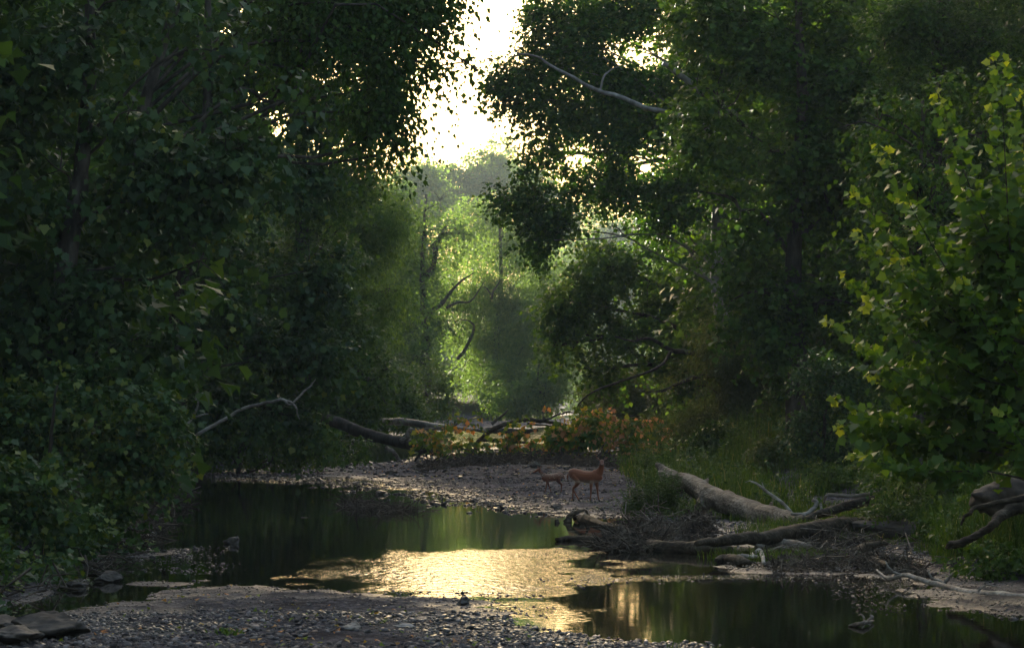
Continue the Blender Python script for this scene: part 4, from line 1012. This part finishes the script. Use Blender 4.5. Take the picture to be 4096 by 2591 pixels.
wood('stick', 'thin white stick upright in front of the green shrub', 'branch', [(r1([(1105, 490), (1100, 550), (1095, 600)], 67), [.012, .014, .014])], 'white', 5)
wood('stick', 'forked dark stick leaning from the root wad debris into the water', 'branch', [(r1([(870, 730), (800, 760), (745, 800), (715, 840)], 65.2), [.02, .02, .018, .012])], 'wetwood', 5)
wood('stick', 'short pale stick lying under the root wad log', 'branch', [(r1([(720, 715), (780, 730), (830, 745)], 65.5), [.02, .022, .02])], 'drift', 5)
wood('snag_branch', 'small forked snag on the left waterline', 'branch', [('g' and [(301, 516.5, 68.5), (316, 518, 68.5), (328, 521, 68.3), (336, 525, 68.2)], [.012, .02, .03, .035]), ([(334, 524, 68.2), (350, 523, 68), (362, 523, 68)], [.05, .04, .015]), ([(336, 524, 68.2), (343, 532, 68.2)], [.04, .05])], 'drift', 7)
wood('bare_branch', 'long grey bare branch rising over the water from the left bank', 'branch',
     [([(*F(x, y), Y) for x, y, Y in [(440, 1040, 72), (480, 1010, 72), (520, 988, 72), (570, 962, 72), (620, 946, 71.5), (665, 938, 71), (682, 950, 71), (715, 920, 71), (735, 903, 71), (742, 890, 71)]], [.05, .048, .045, .04, .038, .035, .028, .025, .02, .01]),
      ([(*F(x, y), 71) for x, y in [(665, 938), (688, 945), (700, 970), (705, 985)]], [.03, .03, .02, .01])], 'white', 7, .02)
wood('bare_branch', 'shorter forked bare branch left of the long grey one', 'branch',
     [([(*F(x, y), 70) for x, y in [(410, 1015), (440, 995), (455, 980), (490, 972)]], [.05, .045, .035, .015]), ([(*F(x, y), 70) for x, y in [(448, 985), (465, 955), (462, 935), (478, 922)]], [.035, .03, .022, .01])], 'white', 6, .02)
wood('bleached_log', 'smooth white trunk lying on the gravel behind the fallen sycamore', 'log',
     [([(*R4(x, y), Y) for x, y, Y in [(520, 182, 158), (560, 190, 158), (650, 188, 157), (760, 206, 156), (880, 222, 155), (1000, 232, 154), (1150, 242, 153)]], [.10, .2, .21, .2, .18, .10, .06])], 'pale', 10, .02)
wood('far_snag', 'small dead branch sticking up from the far gravel below the willow', 'branch', [([(*R7(x, y), 215) for x, y in [(790, 1345), (830, 1310), (870, 1280), (900, 1245)]], [.14, .11, .09, .04]), ([(*R7(x, y), 215) for x, y in [(825, 1310), (822, 1285)]], [.07, .03])], 'wetwood', 6)
wood('creek_log', 'dark log on the far gravel left of the open water', 'log', [([(*R4(x, y), 170) for x, y in [(1080, 235), (1200, 240), (1330, 245), (1420, 238)]], [.12, .2, .18, .06])], 'wetwood', 8, .03)

# pale limbs of the sycamore and the dark crooked boughs, as parts of their trees
syc = D.objects['pale_sycamore']; spm = D.objects['spreading_maple']
def part_limb(root, name, mat, parts, sides=8):
    mb = MB()
    for pts, rad in parts: tube(mb, [P(*q) for q in pts], rad, sides, len(pts) * 5, .02, .05, len(pts))
    return under(root, mb.build(name, M[mat], smooth=True))
part_limb(syc, 'pale_limb', 'pale', [([(730, 150, 116), (700, 125, 115), (665, 112, 113), (645, 107, 112.5), (622, 97, 112), (600, 91, 112), (575, 78, 112), (552, 66, 112), (540, 58, 112), (525, 54, 112), (510, 57, 112)], [.17, .15, .11, .10, .095, .085, .075, .06, .05, .04, .025]),
                                 ([(600, 91, 112), (605, 75, 112), (618, 66, 112)], [.05, .04, .02]), ([(520, 55, 112), (515, 48, 112), (516, 42, 112)], [.04, .03, .02])])
part_limb(syc, 'broken_limb', 'pale', [([(740, 120, 117), (700, 90, 116), (680, 75, 115.5), (663, 63, 115)], [.2, .16, .13, .09])])
part_limb(spm, 'bough', 'bark', [([(740, 175, 134), (700, 160, 133), (664, 160, 131), (640, 153, 130), (610, 155, 130), (580, 153, 130), (555, 152, 130), (540, 156, 130)], [.2, .16, .11, .10, .09, .08, .06, .04]),
                                ([(664, 160, 131), (640, 163, 130), (620, 170, 129.5), (606, 178, 129)], [.09, .08, .06, .03])])
part_limb(spm, 'bough', 'bark', [([(735, 372, 134), (715, 360, 132), (690, 352, 130), (672, 350, 128), (650, 338, 127), (632, 340, 127), (615, 336, 127)], [.16, .14, .12, .10, .07, .05, .03]),
                                ([(672, 350, 128), (660, 366, 126), (635, 376, 124), (612, 384, 123), (590, 393, 122), (580, 402, 122), (575, 412, 122)], [.08, .07, .06, .05, .04, .03, .015])])
part_limb(spm, 'bough', 'bark', [([(730, 375, 128), (700, 376, 127), (680, 382, 126.5), (660, 391, 126), (640, 390, 126)], [.12, .1, .08, .06, .02])])
part_limb(D.objects['river_maple'], 'bough', 'bark', [([R7(350, 600) + (255,), R7(450, 530) + (255,), R7(520, 440) + (255,), R7(580, 380) + (255,), R7(680, 315) + (255,)], [.28, .2, .14, .10, .04]),
    ([R7(480, 560) + (255,), R7(560, 520) + (255,), R7(650, 510) + (255,), R7(740, 380) + (255,)], [.13, .10, .08, .03])], 6)
part_limb(D.objects['river_maple'], 'bough', 'bark', [([R7(380, 150) + (255,), R7(430, 100) + (255,), R7(450, 60) + (255,), R7(560, 55) + (255,), R7(680, 70) + (255,)], [.2, .2, .18, .1, .04])], 6)
part_limb(D.objects['river_maple'], 'bough', 'bark', [([R7(350, 350) + (255,), R7(400, 250) + (255,), R7(420, 120) + (255,), R7(480, 10) + (255,)], [.3, .26, .2, .08])], 6)
part_limb(D.objects['willow_tree'], 'bough', 'bark', [([R7(560, 900) + (298,), R7(610, 840) + (297,), R7(670, 700) + (296,), R7(640, 650) + (295,), R7(570, 635) + (295,)], [.24, .2, .14, .09, .04])], 6)
part_limb(D.objects['willow_tree'], 'bough', 'bark', [
    ([R7(790, 495) + (296,), R7(800, 450) + (295,), R7(830, 400) + (295,), R7(850, 370) + (295,)], [.13, .11, .08, .03]), ([R7(795, 480) + (295,), R7(760, 430) + (295,), R7(730, 410) + (295,)], [.09, .07, .03])], 6)

# ------------------------------------------------------------------ the fallen sycamore with withering leaves
rg = np.random.default_rng(401)
fr0 = P(330, 425, 122); root = thing('fallen_sycamore', (fr0[0], fr0[1], 0.1), 'fallen sycamore lying across the gravel with yellow, orange and green leaves', 'tree')
tm = MB()
tube(tm, [P(*q) for q in [(292, 410, 126), (308, 416, 125), (340, 423, 124), (363, 432, 123), (386, 438, 122), (407, 443, 121), (425, 449, 120), (445, 455, 119)]], [.30, .28, .26, .25, .24, .22, .19, .10], 12, 40, .02, .06, 3)
under(root, tm.build('trunk', M['bark'], smooth=True))
for bi, (pts, rad) in enumerate([
    (r4([(640, 300), (672, 285), (690, 245), (730, 240), (830, 232), (920, 225), (980, 195), (1060, 172), (1090, 155)], 120), [.12, .11, .10, .09, .07, .05, .04, .03, .015]),
    (r4([(560, 330), (600, 365), (630, 400), (660, 440), (685, 470)], 120), [.08, .09, .08, .07, .05]),
    (r4([(760, 350), (745, 380), (710, 430), (700, 450)], 119), [.07, .06, .05, .03]),
    (r4([(1060, 420), (1070, 330), (1110, 275), (1170, 235), (1250, 205), (1350, 187), (1440, 187), (1520, 200), (1600, 215), (1660, 222)], 121), [.08, .10, .11, .11, .10, .10, .09, .07, .05, .03]),
    (r4([(1455, 190), (1490, 168), (1540, 148), (1590, 136), (1625, 142)], 120.5), [.05, .045, .04, .035, .015]),
    (r4([(1090, 290), (1150, 295), (1250, 295), (1330, 305), (1440, 325), (1540, 332)], 121), [.08, .07, .07, .06, .05, .02]),
    (r4([(1360, 200), (1450, 210), (1550, 215), (1640, 212)], 121), [.04, .04, .03, .015]),
    (r4([(1060, 420), (1200, 410), (1400, 385), (1550, 372), (1700, 375), (1900, 360), (2100, 380)], 118), [.07, .07, .06, .06, .05, .04, .02]),
    (r4([(1640, 135), (1650, 120), (1665, 85)], 120), [.02, .015, .01]),
    (r4([(1550, 400), (1640, 350), (1700, 330), (1790, 345)], 118), [.05, .045, .04, .02]),
    (r4([(1820, 230), (1880, 190), (1950, 160), (2020, 155)], 116), [.04, .035, .03, .01]),
    (r4([(1950, 350), (2050, 330), (2120, 290), (2160, 270)], 115), [.03, .03, .02, .01]),
    (r4([(780, 240), (770, 300), (785, 370), (800, 440)], 119.5), [.03, .03, .03, .02])]):
    bm_ = MB(); tube(bm_, [P(*q) for q in pts], rad, 7, len(pts) * 5, .025, .06, 400 + bi)
    under(root, bm_.build('branch', M['wetwood' if bi in (3, 5, 7) else 'drift' if bi in (0, 1) else 'bark'], smooth=True))
def leafy(lob, Y, lai, mat, seed, **kw):
    L_ = [(P(*R4(x, y), Y + dy), np.array([rx * .1765 * Y / FPX, (rx + ry) * .11 * Y / FPX, ry * .1765 * Y / FPX])) for x, y, rx, ry, dy in lob]
    c_ = MB(); crown_lobes(c_, L_, 'lobed', .19, lai, np.random.default_rng(seed), L=.55, k=7, gap=.46, freq=1.0, hang=1.1, droop=.5, tvar=.5, seed=seed, **kw)
    return c_
under(root, leafy([(790, 300, 50, 60, 0), (870, 250, 60, 40, 0), (950, 290, 70, 50, 0), (1000, 340, 60, 50, 0), (1060, 260, 50, 50, 0), (1090, 390, 60, 50, 0), (1100, 180, 40, 30, 0), (880, 340, 50, 40, 0), (1290, 300, 40, 40, 0), (1220, 340, 40, 30, 0), (1340, 220, 50, 30, 0), (1370, 350, 60, 36, 0), (1460, 370, 50, 40, 0), (1500, 150, 40, 20, 0), (1010, 410, 60, 40, 0), (840, 290, 60, 60, 0), (930, 210, 50, 40, 0), (1120, 200, 50, 34, 0), (1040, 200, 40, 30, 0), (1050, 330, 60, 60, 0), (1130, 420, 60, 40, 0), (980, 400, 60, 40, 0), (1250, 300, 40, 40, 0), (1430, 290, 40, 40, 0)], 118.5, 1.7, 'autumn', 5, tbias=-.05).build('crown', M['autumn']))
under(root, leafy([(1560, 250, 70, 60, 0), (1540, 340, 60, 50, 0), (1600, 380, 90, 40, 0), (1700, 190, 60, 50, -1), (1740, 260, 80, 80, -1), (1690, 330, 70, 60, -1), (1800, 330, 70, 70, -1), (1640, 230, 40, 50, 0), (1500, 400, 60, 30, 0), (1840, 250, 50, 60, -2), (1420, 400, 50, 26, 0), (1680, 170, 60, 40, 0), (1760, 190, 60, 60, 0), (1480, 290, 50, 50, 0), (1530, 200, 40, 40, 0)], 117, 2.4, 'autumn', 6, tbias=-.12).build('crown', M['autumn']))
under(root, leafy([(1900, 180, 70, 40, 0), (1960, 240, 60, 50, 0), (1920, 320, 70, 50, 0), (2010, 360, 80, 40, 0), (2130, 270, 70, 40, 0), (2180, 310, 60, 36, 0), (2240, 400, 70, 40, 0), (2140, 400, 80, 30, 0), (2040, 200, 40, 40, 0), (2000, 420, 80, 30, 0)], 114, 1.6, 'orange', 7, tbias=-.06).build('crown', M['orange']))

# ------------------------------------------------------------------ tangles of twigs
def sticks(mb, c, d, L, r, rg):
    n = len(c); d = d / (np.linalg.norm(d, axis=1)[:, None] + 1e-9)
    a = np.cross(d, rg.normal(0, 1, (n, 3))); a /= np.linalg.norm(a, axis=1)[:, None] + 1e-9; b = np.cross(d, a)
    bend = rg.normal(0, .10, (n, 3)) * L[:, None]
    rings = []
    for t, rs in ((-.5, 1.0), (0, .8), (.5, .35)):
        cc = c + d * (t * L)[:, None] + (bend if t == 0 else 0)
        for k in range(3):
            an = k * 2.0944
            rings.append(cc + (math.cos(an) * a + math.sin(an) * b) * (r * rs)[:, None])
    V = np.stack(rings, 1); i = np.arange(n)[:, None] * 9
    f = []
    for s in (0, 3):
        for k in range(3):
            f.append(np.stack([i[:, 0] + s + k, i[:, 0] + s + (k + 1) % 3, i[:, 0] + s + 3 + (k + 1) % 3, i[:, 0] + s + 3 + k], 1))
    mb.add(V.reshape(-1, 3), [np.concatenate(f)], np.repeat(rg.uniform(0, 1, n), 9))
def tangle(name, label, pts, n, hmax, lr, rr, seed, mat='twig', leaf=None, zk=.45):
    rg = np.random.default_rng(seed); pl = poly(pts, .1); lo = pl.min(0); hi = pl.max(0)
    X = rg.uniform(lo[0], hi[0], n * 5); Y = rg.uniform(lo[1], hi[1], n * 5); s = sdf(pl, X, Y); k = s > 0; X = X[k][:n]; Y = Y[k][:n]; s = s[k][:n]
    h = hmax * np.clip(s / (s.max() * .6), .15, 1) * (.35 + .9 * noise2(X, Y, .9, seed))
    Z = np.maximum(terrain(X, Y), 0) + h * rg.uniform(0, 1, len(X)) ** 1.2
    d = rg.normal(0, 1, (len(X), 3)) * [1, .8, zk]
    mb = MB(); sticks(mb, np.stack([X, Y, Z], 1), d, rg.uniform(*lr, len(X)), rg.uniform(0, 1, len(X)) ** 3 * (rr[1] - rr[0]) + rr[0], rg)
    if leaf:
        m_ = int(leaf * n); i = rg.integers(0, len(X), m_)
        leaves(mb, np.stack([X[i], Y[i], Z[i]], 1) + rg.normal(0, .08, (m_, 3)), rg.normal(0, 1, (m_, 3)), rg.normal(0, 1, (m_, 3)) + [0, 0, .6], rg.uniform(.05, .12, m_), 'tri', rg.uniform(0, 1, m_))
    return tag(mb.build(name, M[mat]), label, 'debris', kind='stuff')
def p1(*a): return [R1(x, y) for x, y in a]
def p3(*a): return [R3(x, y) for x, y in a]
tangle('debris', 'heap of twigs and flood debris between the root wad and the thick log', p1((900, 870), (880, 820), (1000, 760), (1200, 720), (1400, 700), (1500, 760), (1500, 830), (1300, 880), (1000, 890)), 1700, .30, (.12, 1.1), (.004, .028), 501, leaf=.8)
tangle('debris', 'dark tangle under the stub of the thick log', p1((1560, 760), (1580, 660), (1650, 640), (1850, 680), (1880, 760), (1700, 780)), 1100, .38, (.1, .7), (.003, .02), 502, leaf=.8)
tangle('brush_line', 'long low line of dark brush and dead leaves behind the two deer', p1((-700, 250), (-300, 200), (200, 190), (800, 200), (1350, 225), (1750, 235), (1750, 170), (1350, 130), (800, 130), (200, 120), (-300, 120), (-700, 170)), 2600, .34, (.2, 1.6), (.005, .035), 503, leaf=.9)
tangle('debris', 'twigs and driftwood scraps on the mud beside the small logs', p3((860, 740), (840, 690), (1000, 660), (1200, 640), (1500, 640), (1750, 700), (1850, 780), (1500, 740), (1200, 735)), 1500, .22, (.1, .8), (.003, .02), 504, leaf=.5)
tangle('debris', 'dark twigs packed between the brown log and the pale log', p3((900, 560), (1050, 540), (1350, 520), (1500, 560), (1500, 620), (1100, 640)), 1100, .3, (.1, .8), (.004, .03), 505, leaf=.5)
tangle('driftwood_sticks', 'loose pale sticks strewn over the logs and mud on the right bank', p3((900, 700), (1000, 560), (1100, 460), (1400, 440), (1700, 520), (1800, 700), (1500, 740), (1200, 720)), 110, .4, (.4, 2.2), (.006, .022), 508, 'drift', zk=.16)
tangle('driftwood_sticks', 'pale sticks and root ends poking out of the heap by the root wad', p1((700, 840), (900, 720), (1300, 660), (1800, 700), (1500, 830), (1000, 880)), 90, .6, (.3, 1.4), (.006, .02), 509, 'drift')
tangle('debris', 'twigs caught in the shallows by the left bank', [(336, 502), (350, 496), (372, 500), (440, 507), (380, 510)], 420, .14, (.2, 1.2), (.005, .02), 506)
tangle('brush', 'fallen twigs along the foot of the left bank', [(-40, 612), (100, 572), (170, 525), (185, 490), (200, 470), (180, 470), (150, 490), (120, 540), (60, 580), (-60, 600)], 1500, .3, (.2, 1.4), (.005, .03), 507)

# ------------------------------------------------------------------ grass, weeds and undergrowth
def blades(mb, X, Y, h, w, rg, lean=.35, tint=None, z=None):
    n = len(X); Z = (terrain(X, Y) if z is None else z) - .02
    a = rg.uniform(0, 6.28, n); dx = np.cos(a); dy = np.sin(a); ln = rg.uniform(.1, 1, n) * lean * h * 1.6
    b = rg.uniform(0, 6.28, n); wx = np.cos(b) * w; wy = np.sin(b) * w
    o = np.stack([X, Y, Z], 1); W = np.stack([wx, wy, np.zeros(n)], 1)
    m1 = o + np.stack([dx * ln * .25, dy * ln * .25, h * .5], 1); m2 = o + np.stack([dx * ln * .62, dy * ln * .62, h * .84], 1); tp = o + np.stack([dx * ln, dy * ln, h * (1 - .25 * rg.uniform(0, 1, n))], 1)
    V = np.stack([o - W, o + W, m1 + W * .9, m1 - W * .9, m2 + W * .6, m2 - W * .6, tp], 1).reshape(-1, 3)
    i = np.arange(n) * 7
    q = np.concatenate([np.stack([i, i + 1, i + 2, i + 3], 1), np.stack([i + 3, i + 2, i + 4, i + 5], 1)])
    mb.add(V, [q, np.stack([i + 5, i + 4, i + 6], 1)], np.repeat(np.clip(rg.normal(.45, .22, n) if tint is None else tint, 0, 1), 7))
def grass_zone(name, label, pts, n, h0, h1, w, seed, lean=.35, bias=0, zmin=.1):
    rg = np.random.default_rng(seed); pl = np.array([G(px, py, .6 if True else 0)[:2] for px, py in pts]); lo = pl.min(0); hi = pl.max(0)
    X = rg.uniform(lo[0], hi[0], n * 3); Y = rg.uniform(lo[1], hi[1], n * 3); k = sdf(pl, X, Y) + (noise2(X, Y, .5, seed) - .5) * 2.5 > 0
    k &= noise2(X, Y, 1.1, seed + 1) > rg.uniform(.05, .55, len(X)); k &= terrain(X, Y) > zmin
    X = X[k][:n]; Y = Y[k][:n]
    h = rg.uniform(h0, h1, len(X)) * (.6 + .8 * noise2(X, Y, .4, seed + 2))
    mb = MB(); blades(mb, X, Y, h, w, rg, lean, np.clip(rg.normal(.42 + bias, .2, len(X)) + (rg.uniform(0, 1, len(X)) > .96) * .5, 0, 1))
    return tag(mb.build(name, M['grass']), label, 'grass', kind='stuff')
grass_zone('tall_grass', 'tall bright grass on the slope right of the fallen sycamore', [(640, 474), (700, 484), (780, 490), (860, 494), (880, 470), (850, 440), (760, 428), (680, 425), (630, 440), (620, 458)], 26000, 1.2*.4, 1.0, .009, 601, bias=.08)
grass_zone('tall_grass', 'long grass drooping over the left bank above the pebbles', [(92, 580), (110, 572), (130, 553), (160, 530), (178, 500), (165, 480), (140, 490), (110, 520), (85, 560)], 11000, .35, .95, .007, 602, lean=.6)
grass_zone('tall_grass', 'shaded grass and weeds on the lower right bank', [(850, 535), (905, 560), (980, 585), (1040, 604), (1080, 600), (1080, 500), (980, 490), (900, 500), (850, 515)], 26000, .35, 1.0, .007, 603, bias=-.02)
grass_zone('low_grass', 'low sunlit grass on the flat mud behind the thick log', [(690, 505), (760, 520), (900, 535), (950, 540), (930, 515), (860, 492), (760, 484), (690, 480)], 15000, .06, .28, .006, 604, bias=.12, zmin=.05)
grass_zone('low_grass', 'thin green shoots among the pebbles at the bottom of the near bar', [(360, 628), (420, 622), (600, 640), (640, 655), (620, 700), (330, 700), (300, 650)], 900, .02, .09, .004, 605, bias=.15, zmin=.05)
grass_zone('low_grass', 'short shoots on the gravel behind the doe', [(590, 490), (600, 478), (650, 474), (660, 500), (625, 505)], 900, .04, .12, .005, 606, bias=.1, zmin=.05)
def tuft(px, py, n, h, r, seed, label, name='grass_tuft', w=.006, lean=.4, bias=.1):
    rg = np.random.default_rng(seed); p = G(px, py, .12); z = max(TZ(p[0], p[1]), 0.0)
    X = rg.normal(0, r, n); Y = rg.normal(0, r * .8, n); mb = MB()
    blades(mb, X, Y, rg.uniform(.4, 1.1, n) * h, w, rg, lean, np.clip(rg.normal(.5 + bias, .15, n), 0, 1), z=np.zeros(n) - .02)
    o = mb.build(name, M['grass']); o.location = (p[0], p[1], z); return tag(o, label, 'grass', kind='stuff')
tuft(*R3(1070, 668), 700, .34, .42, 1, 'bright green grass tuft on the mud in front of the pale topped log')
tuft(*R3(960, 655), 260, .26, .22, 2, 'small grass tuft left of the bright green one')
tuft(*R3(600, 640), 160, .28, .18, 3, 'sparse green sprig on the half sunk log')
tuft(*R3(290, 1212), 16, .22, .04, 4, 'single leafy sprout on the near bar by the water', 'sprout', .012)
tuft(*R3(565, 1195), 8, .2, .03, 5, 'thin sprout near the bottom edge of the near bar', 'sprout', .006)
tuft(224, 632, 40, .12, .12, 6, 'ragged yellow green weed on the near pebbles', 'weed', .02, .8)

def undergrowth(name, label, pts, n, seed, leaf='herb', shape='oval', size=.08, L=.4, hmax=.9, bias=0):
    rg = np.random.default_rng(seed); pl = np.array([G(px, py, .8)[:2] for px, py in pts]); lo = pl.min(0); hi = pl.max(0)
    X = rg.uniform(lo[0], hi[0], n * 4); Y = rg.uniform(lo[1], hi[1], n * 4); k = sdf(pl, X, Y) > 0
    k &= noise2(X, Y, .7, seed) > .36; k &= terrain(X, Y) > .12; X = X[k][:n]; Y = Y[k][:n]
    Z = terrain(X, Y) + rg.uniform(0, 1, len(X)) * hmax * noise2(X, Y, .5, seed + 2) * 1.4
    d = rg.normal(0, .6, (len(X), 3)); d[:, 2] = rg.uniform(.2, 1, len(X))
    mb = MB(); sprays(mb, np.stack([X, Y, Z], 1), d, L, 9, size, shape, rg, .3, .35, .3, bias, .3)
    return tag(mb.build(name, M[leaf]), label, 'undergrowth', kind='stuff')
undergrowth('undergrowth', 'leafy undergrowth covering the right bank below the trees', [(640, 470), (900, 500), (960, 545), (1100, 600), (1600, 640), (1500, 480), (1100, 440), (900, 428), (700, 418), (620, 430), (615, 450)], 15000, 701, size=.10, hmax=1.2)
undergrowth('undergrowth', 'leafy undergrowth covering the left bank below the trees', [(-60, 620), (95, 575), (150, 530), (180, 465), (250, 458), (300, 450), (200, 422), (-100, 430), (-450, 560), (-400, 640)], 12000, 702, size=.10, hmax=1.2)
undergrowth('ivy_mat', 'low green creepers over the slope beside the tall grass', [(780, 492), (860, 496), (900, 515), (960, 540), (960, 480), (880, 455), (800, 462)], 2600, 703, 'herb', 'tri', .11, .4, .8, .1)
def plant(px, py, label, n, h, r, seed, leaf='herb', shape='slim', size=.16, name='leafy_plant', bias=.0, cat='plant'):
    rg = np.random.default_rng(seed); p = G(px, py, .2); z = max(TZ(p[0], p[1]), 0); root = thing(name, (p[0], p[1], z), label, cat)
    st, lv = MB(), MB()
    for i in range(n):
        b = np.array([rg.normal(0, r * .4), rg.normal(0, r * .4), -.03]); a = rg.uniform(0, 6.28); hh = h * rg.uniform(.5, 1.1); sp_ = rg.uniform(.1, 1) * r
        t_ = b + np.array([math.cos(a) * sp_, math.sin(a) * sp_, hh]); tube(st, [b, (b + t_) / 2 + [0, 0, hh * .08], t_], [.008, .006, .003], 4, 6, cap=False)
        m_ = int(hh / .022); t = np.linspace(.15, 1, m_); q = b + (t_ - b) * t[:, None] + [0, 0, 0]; an = np.arange(m_) * 2.4 + rg.uniform(0, 6)
        ax = np.stack([np.cos(an), np.sin(an), np.full(m_, .35)], 1) + rg.normal(0, .2, (m_, 3)); nr = rg.normal(0, .3, (m_, 3)) + [0, 0, 1]
        leaves(lv, q, ax, nr, size * rg.uniform(.6, 1.2, m_) * (1.1 - .5 * t), shape, np.clip(rg.normal(.5 + bias, .2, m_), 0, 1))
    st.build('stem', M['herb'], root); lv.build('foliage', M[leaf], root); return root
plant(*R1(1420, 560), 'green willowy shrub growing between the deer and the thick log', 70, 1.15, .75, 801, size=.17, bias=-.05)
plant(*R1(1180, 560), 'low left side seedling clump in front of the willowy shrub', 40, .75, .5, 802, size=.15, bias=-.05)
plant(*R1(1290, 330), 'slender willow seedling behind the raised end of the log', 26, 1.1, .35, 803, size=.17, bias=-.05)
plant(*R1(1600, 590), 'small leafy weed clump under the raised log', 34, .55, .5, 804, shape='oval', size=.08)
plant(*R3(1950, 520), 'tangled green weeds on the bank beside the bent limb', 60, 1.0, 1.0, 805, shape='oval', size=.09)
plant(*R3(1800, 470), 'tall nettle like weeds behind the brown log', 60, 1.1, .9, 806, shape='oval', size=.09)

# ------------------------------------------------------------------ separate rocks
rock(50, 638, .38, 901, 'big flat topped boulder at the bottom left corner', .62, .25, stretch=(1.25, .9), yaw=-.2, tint=.15)
rock(4, 627, .28, 902, 'dull boulder at the left edge of the near bar', .5, .25, tint=.3)
rock(14, 644, .34, 903, 'half hidden rock below the big boulder', .35, .2, tint=.3)
rock(108, 578, .26, 904, 'dark rock in the shallows under the left bank', .45, .3, z=0, tint=.2)
rock(76, 585, .18, 905, 'small dark rock nearest the left bank', .5, .3, z=0, tint=.2)
rock(233.5, 540.5, .17, 906, 'pointed rock standing alone in the dark pool', .75, .3, z=0, stretch=(1.1, .7), tint=.5)
rock(*R1(495, 550), .14, 907, 'round dark stone on the gravel below the fawn', .7, .2, tint=.25)
rock(*R1(316, 222), .22, 908, 'smooth round stone behind the fawn head', .7, .2, tint=.6)
rock(*R1(1655, 235), .45, 909, 'pale angular rock behind the raised end of the log', .75, .2, tint=.8)
rock(*R1(1600, 265), .3, 910, 'grey rock beside the pale angular one', .6, .2, tint=.5)
rock(*R1(1150, 275), .2, 911, 'small grey rock on the gravel right of the doe', .5, .2, tint=.5)
rock(*R1(590, 240), .2, 912, 'low pale stone behind the doe rump', .45, .2, tint=.6)
rock(*R1(1960, 320), .5, 913, 'long low grey rock at the foot of the grass', .35, .25, stretch=(1.8, .8), yaw=0, tint=.3)
rock(381, 492, .2, 914, 'wet stone at the tip of the riffle', .5, .25, z=0, mat='wetstone')
rock(391, 474.5, .22, 915, 'rounded stone on the gravel left of the brush line', .5, .2, tint=.4)
rock(463, 602, .10, 916, 'knob of wet rock at the edge of the bright water', .8, .1, z=0, mat='wetstone')
rock(404, 627, .13, 917, 'pale flat stone on the near bar', .3, .2, tint=1.0, stretch=(1.3, .8), yaw=0)
rock(352, 632, .16, 918, 'rusty brown stone among the near pebbles', .35, .2, tint=.8)
rock(*R3(1480, 560), 1.0, 919, 'smooth grey mud slab between the brown log and the weeds', .22, .2, stretch=(1.6, .8), yaw=0, tint=.25, name='mud_slab')

def litter(label, pts, n, seed, mat='orange', s0=.03, s1=.09, water=False, name='leaf_litter'):
    rg = np.random.default_rng(seed); pl = poly(pts); lo = pl.min(0); hi = pl.max(0)
    X = rg.uniform(lo[0], hi[0], n * 4); Y = rg.uniform(lo[1], hi[1], n * 4); z = terrain(X, Y)
    k = (sdf(pl, X, Y) > 0) & ((z < -.03) if water else (z > .03)) & (noise2(X, Y, .7, seed) > .42); X, Y, z = X[k][:n], Y[k][:n], z[k][:n]
    ax = rg.normal(0, 1, (len(X), 3)) * [1, 1, .02 if water else .35]; nr = rg.normal(0, .02 if water else .35, (len(X), 3)) + [0, 0, 1]
    mb = MB(); leaves(mb, np.stack([X, Y, (z * 0 + .004) if water else z + .03], 1), ax, nr, rg.uniform(s0, s1, len(X)), 'tri', rg.uniform(.3, 1, len(X)), .1 if water else .4)
    tag(mb.build(name, M[mat]), label, 'leaves', kind='stuff')
litter('fallen leaves lying on the near gravel bar', [(0, 600), (230, 586), (480, 602), (600, 640), (620, 700), (-50, 700)], 260, 951)
litter('fallen leaves on the gravel round the deer', [(340, 470), (500, 452), (680, 466), (680, 510), (560, 512)], 420, 952)
litter('specks of leaf and foam floating on the pool', [(180, 500), (400, 500), (560, 530), (560, 560), (700, 600), (900, 640), (600, 620), (300, 570), (180, 570)], 130, 953, 'drift', .015, .05, True, 'floating_specks')
# ------------------------------------------------------------------ haze between the trees
m, nt, out = newmat('creek_haze')
pv = N(nt, 'ShaderNodeVolumePrincipled', Density=.00027, Anisotropy=.0); pv.inputs['Color'].default_value = (.82, .95, 1.0, 1)
nt.links.new(pv.outputs[0], out.inputs['Volume'])
m.cycles.homogeneous_volume = True if hasattr(m.cycles, 'homogeneous_volume') else None
x0, x1, y0, y1, z0, z1 = -500, 500, -80, 2600, -3, 60
mb = MB(); mb.add([(x0, y0, z0), (x1, y0, z0), (x1, y1, z0), (x0, y1, z0), (x0, y0, z1), (x1, y0, z1), (x1, y1, z1), (x0, y1, z1)], np.array([(0, 3, 2, 1), (4, 5, 6, 7), (0, 1, 5, 4), (1, 2, 6, 5), (2, 3, 7, 6), (3, 0, 4, 7)]))
tag(mb.build('haze', m), 'thin pale haze hanging over the creek', 'haze', kind='stuff')
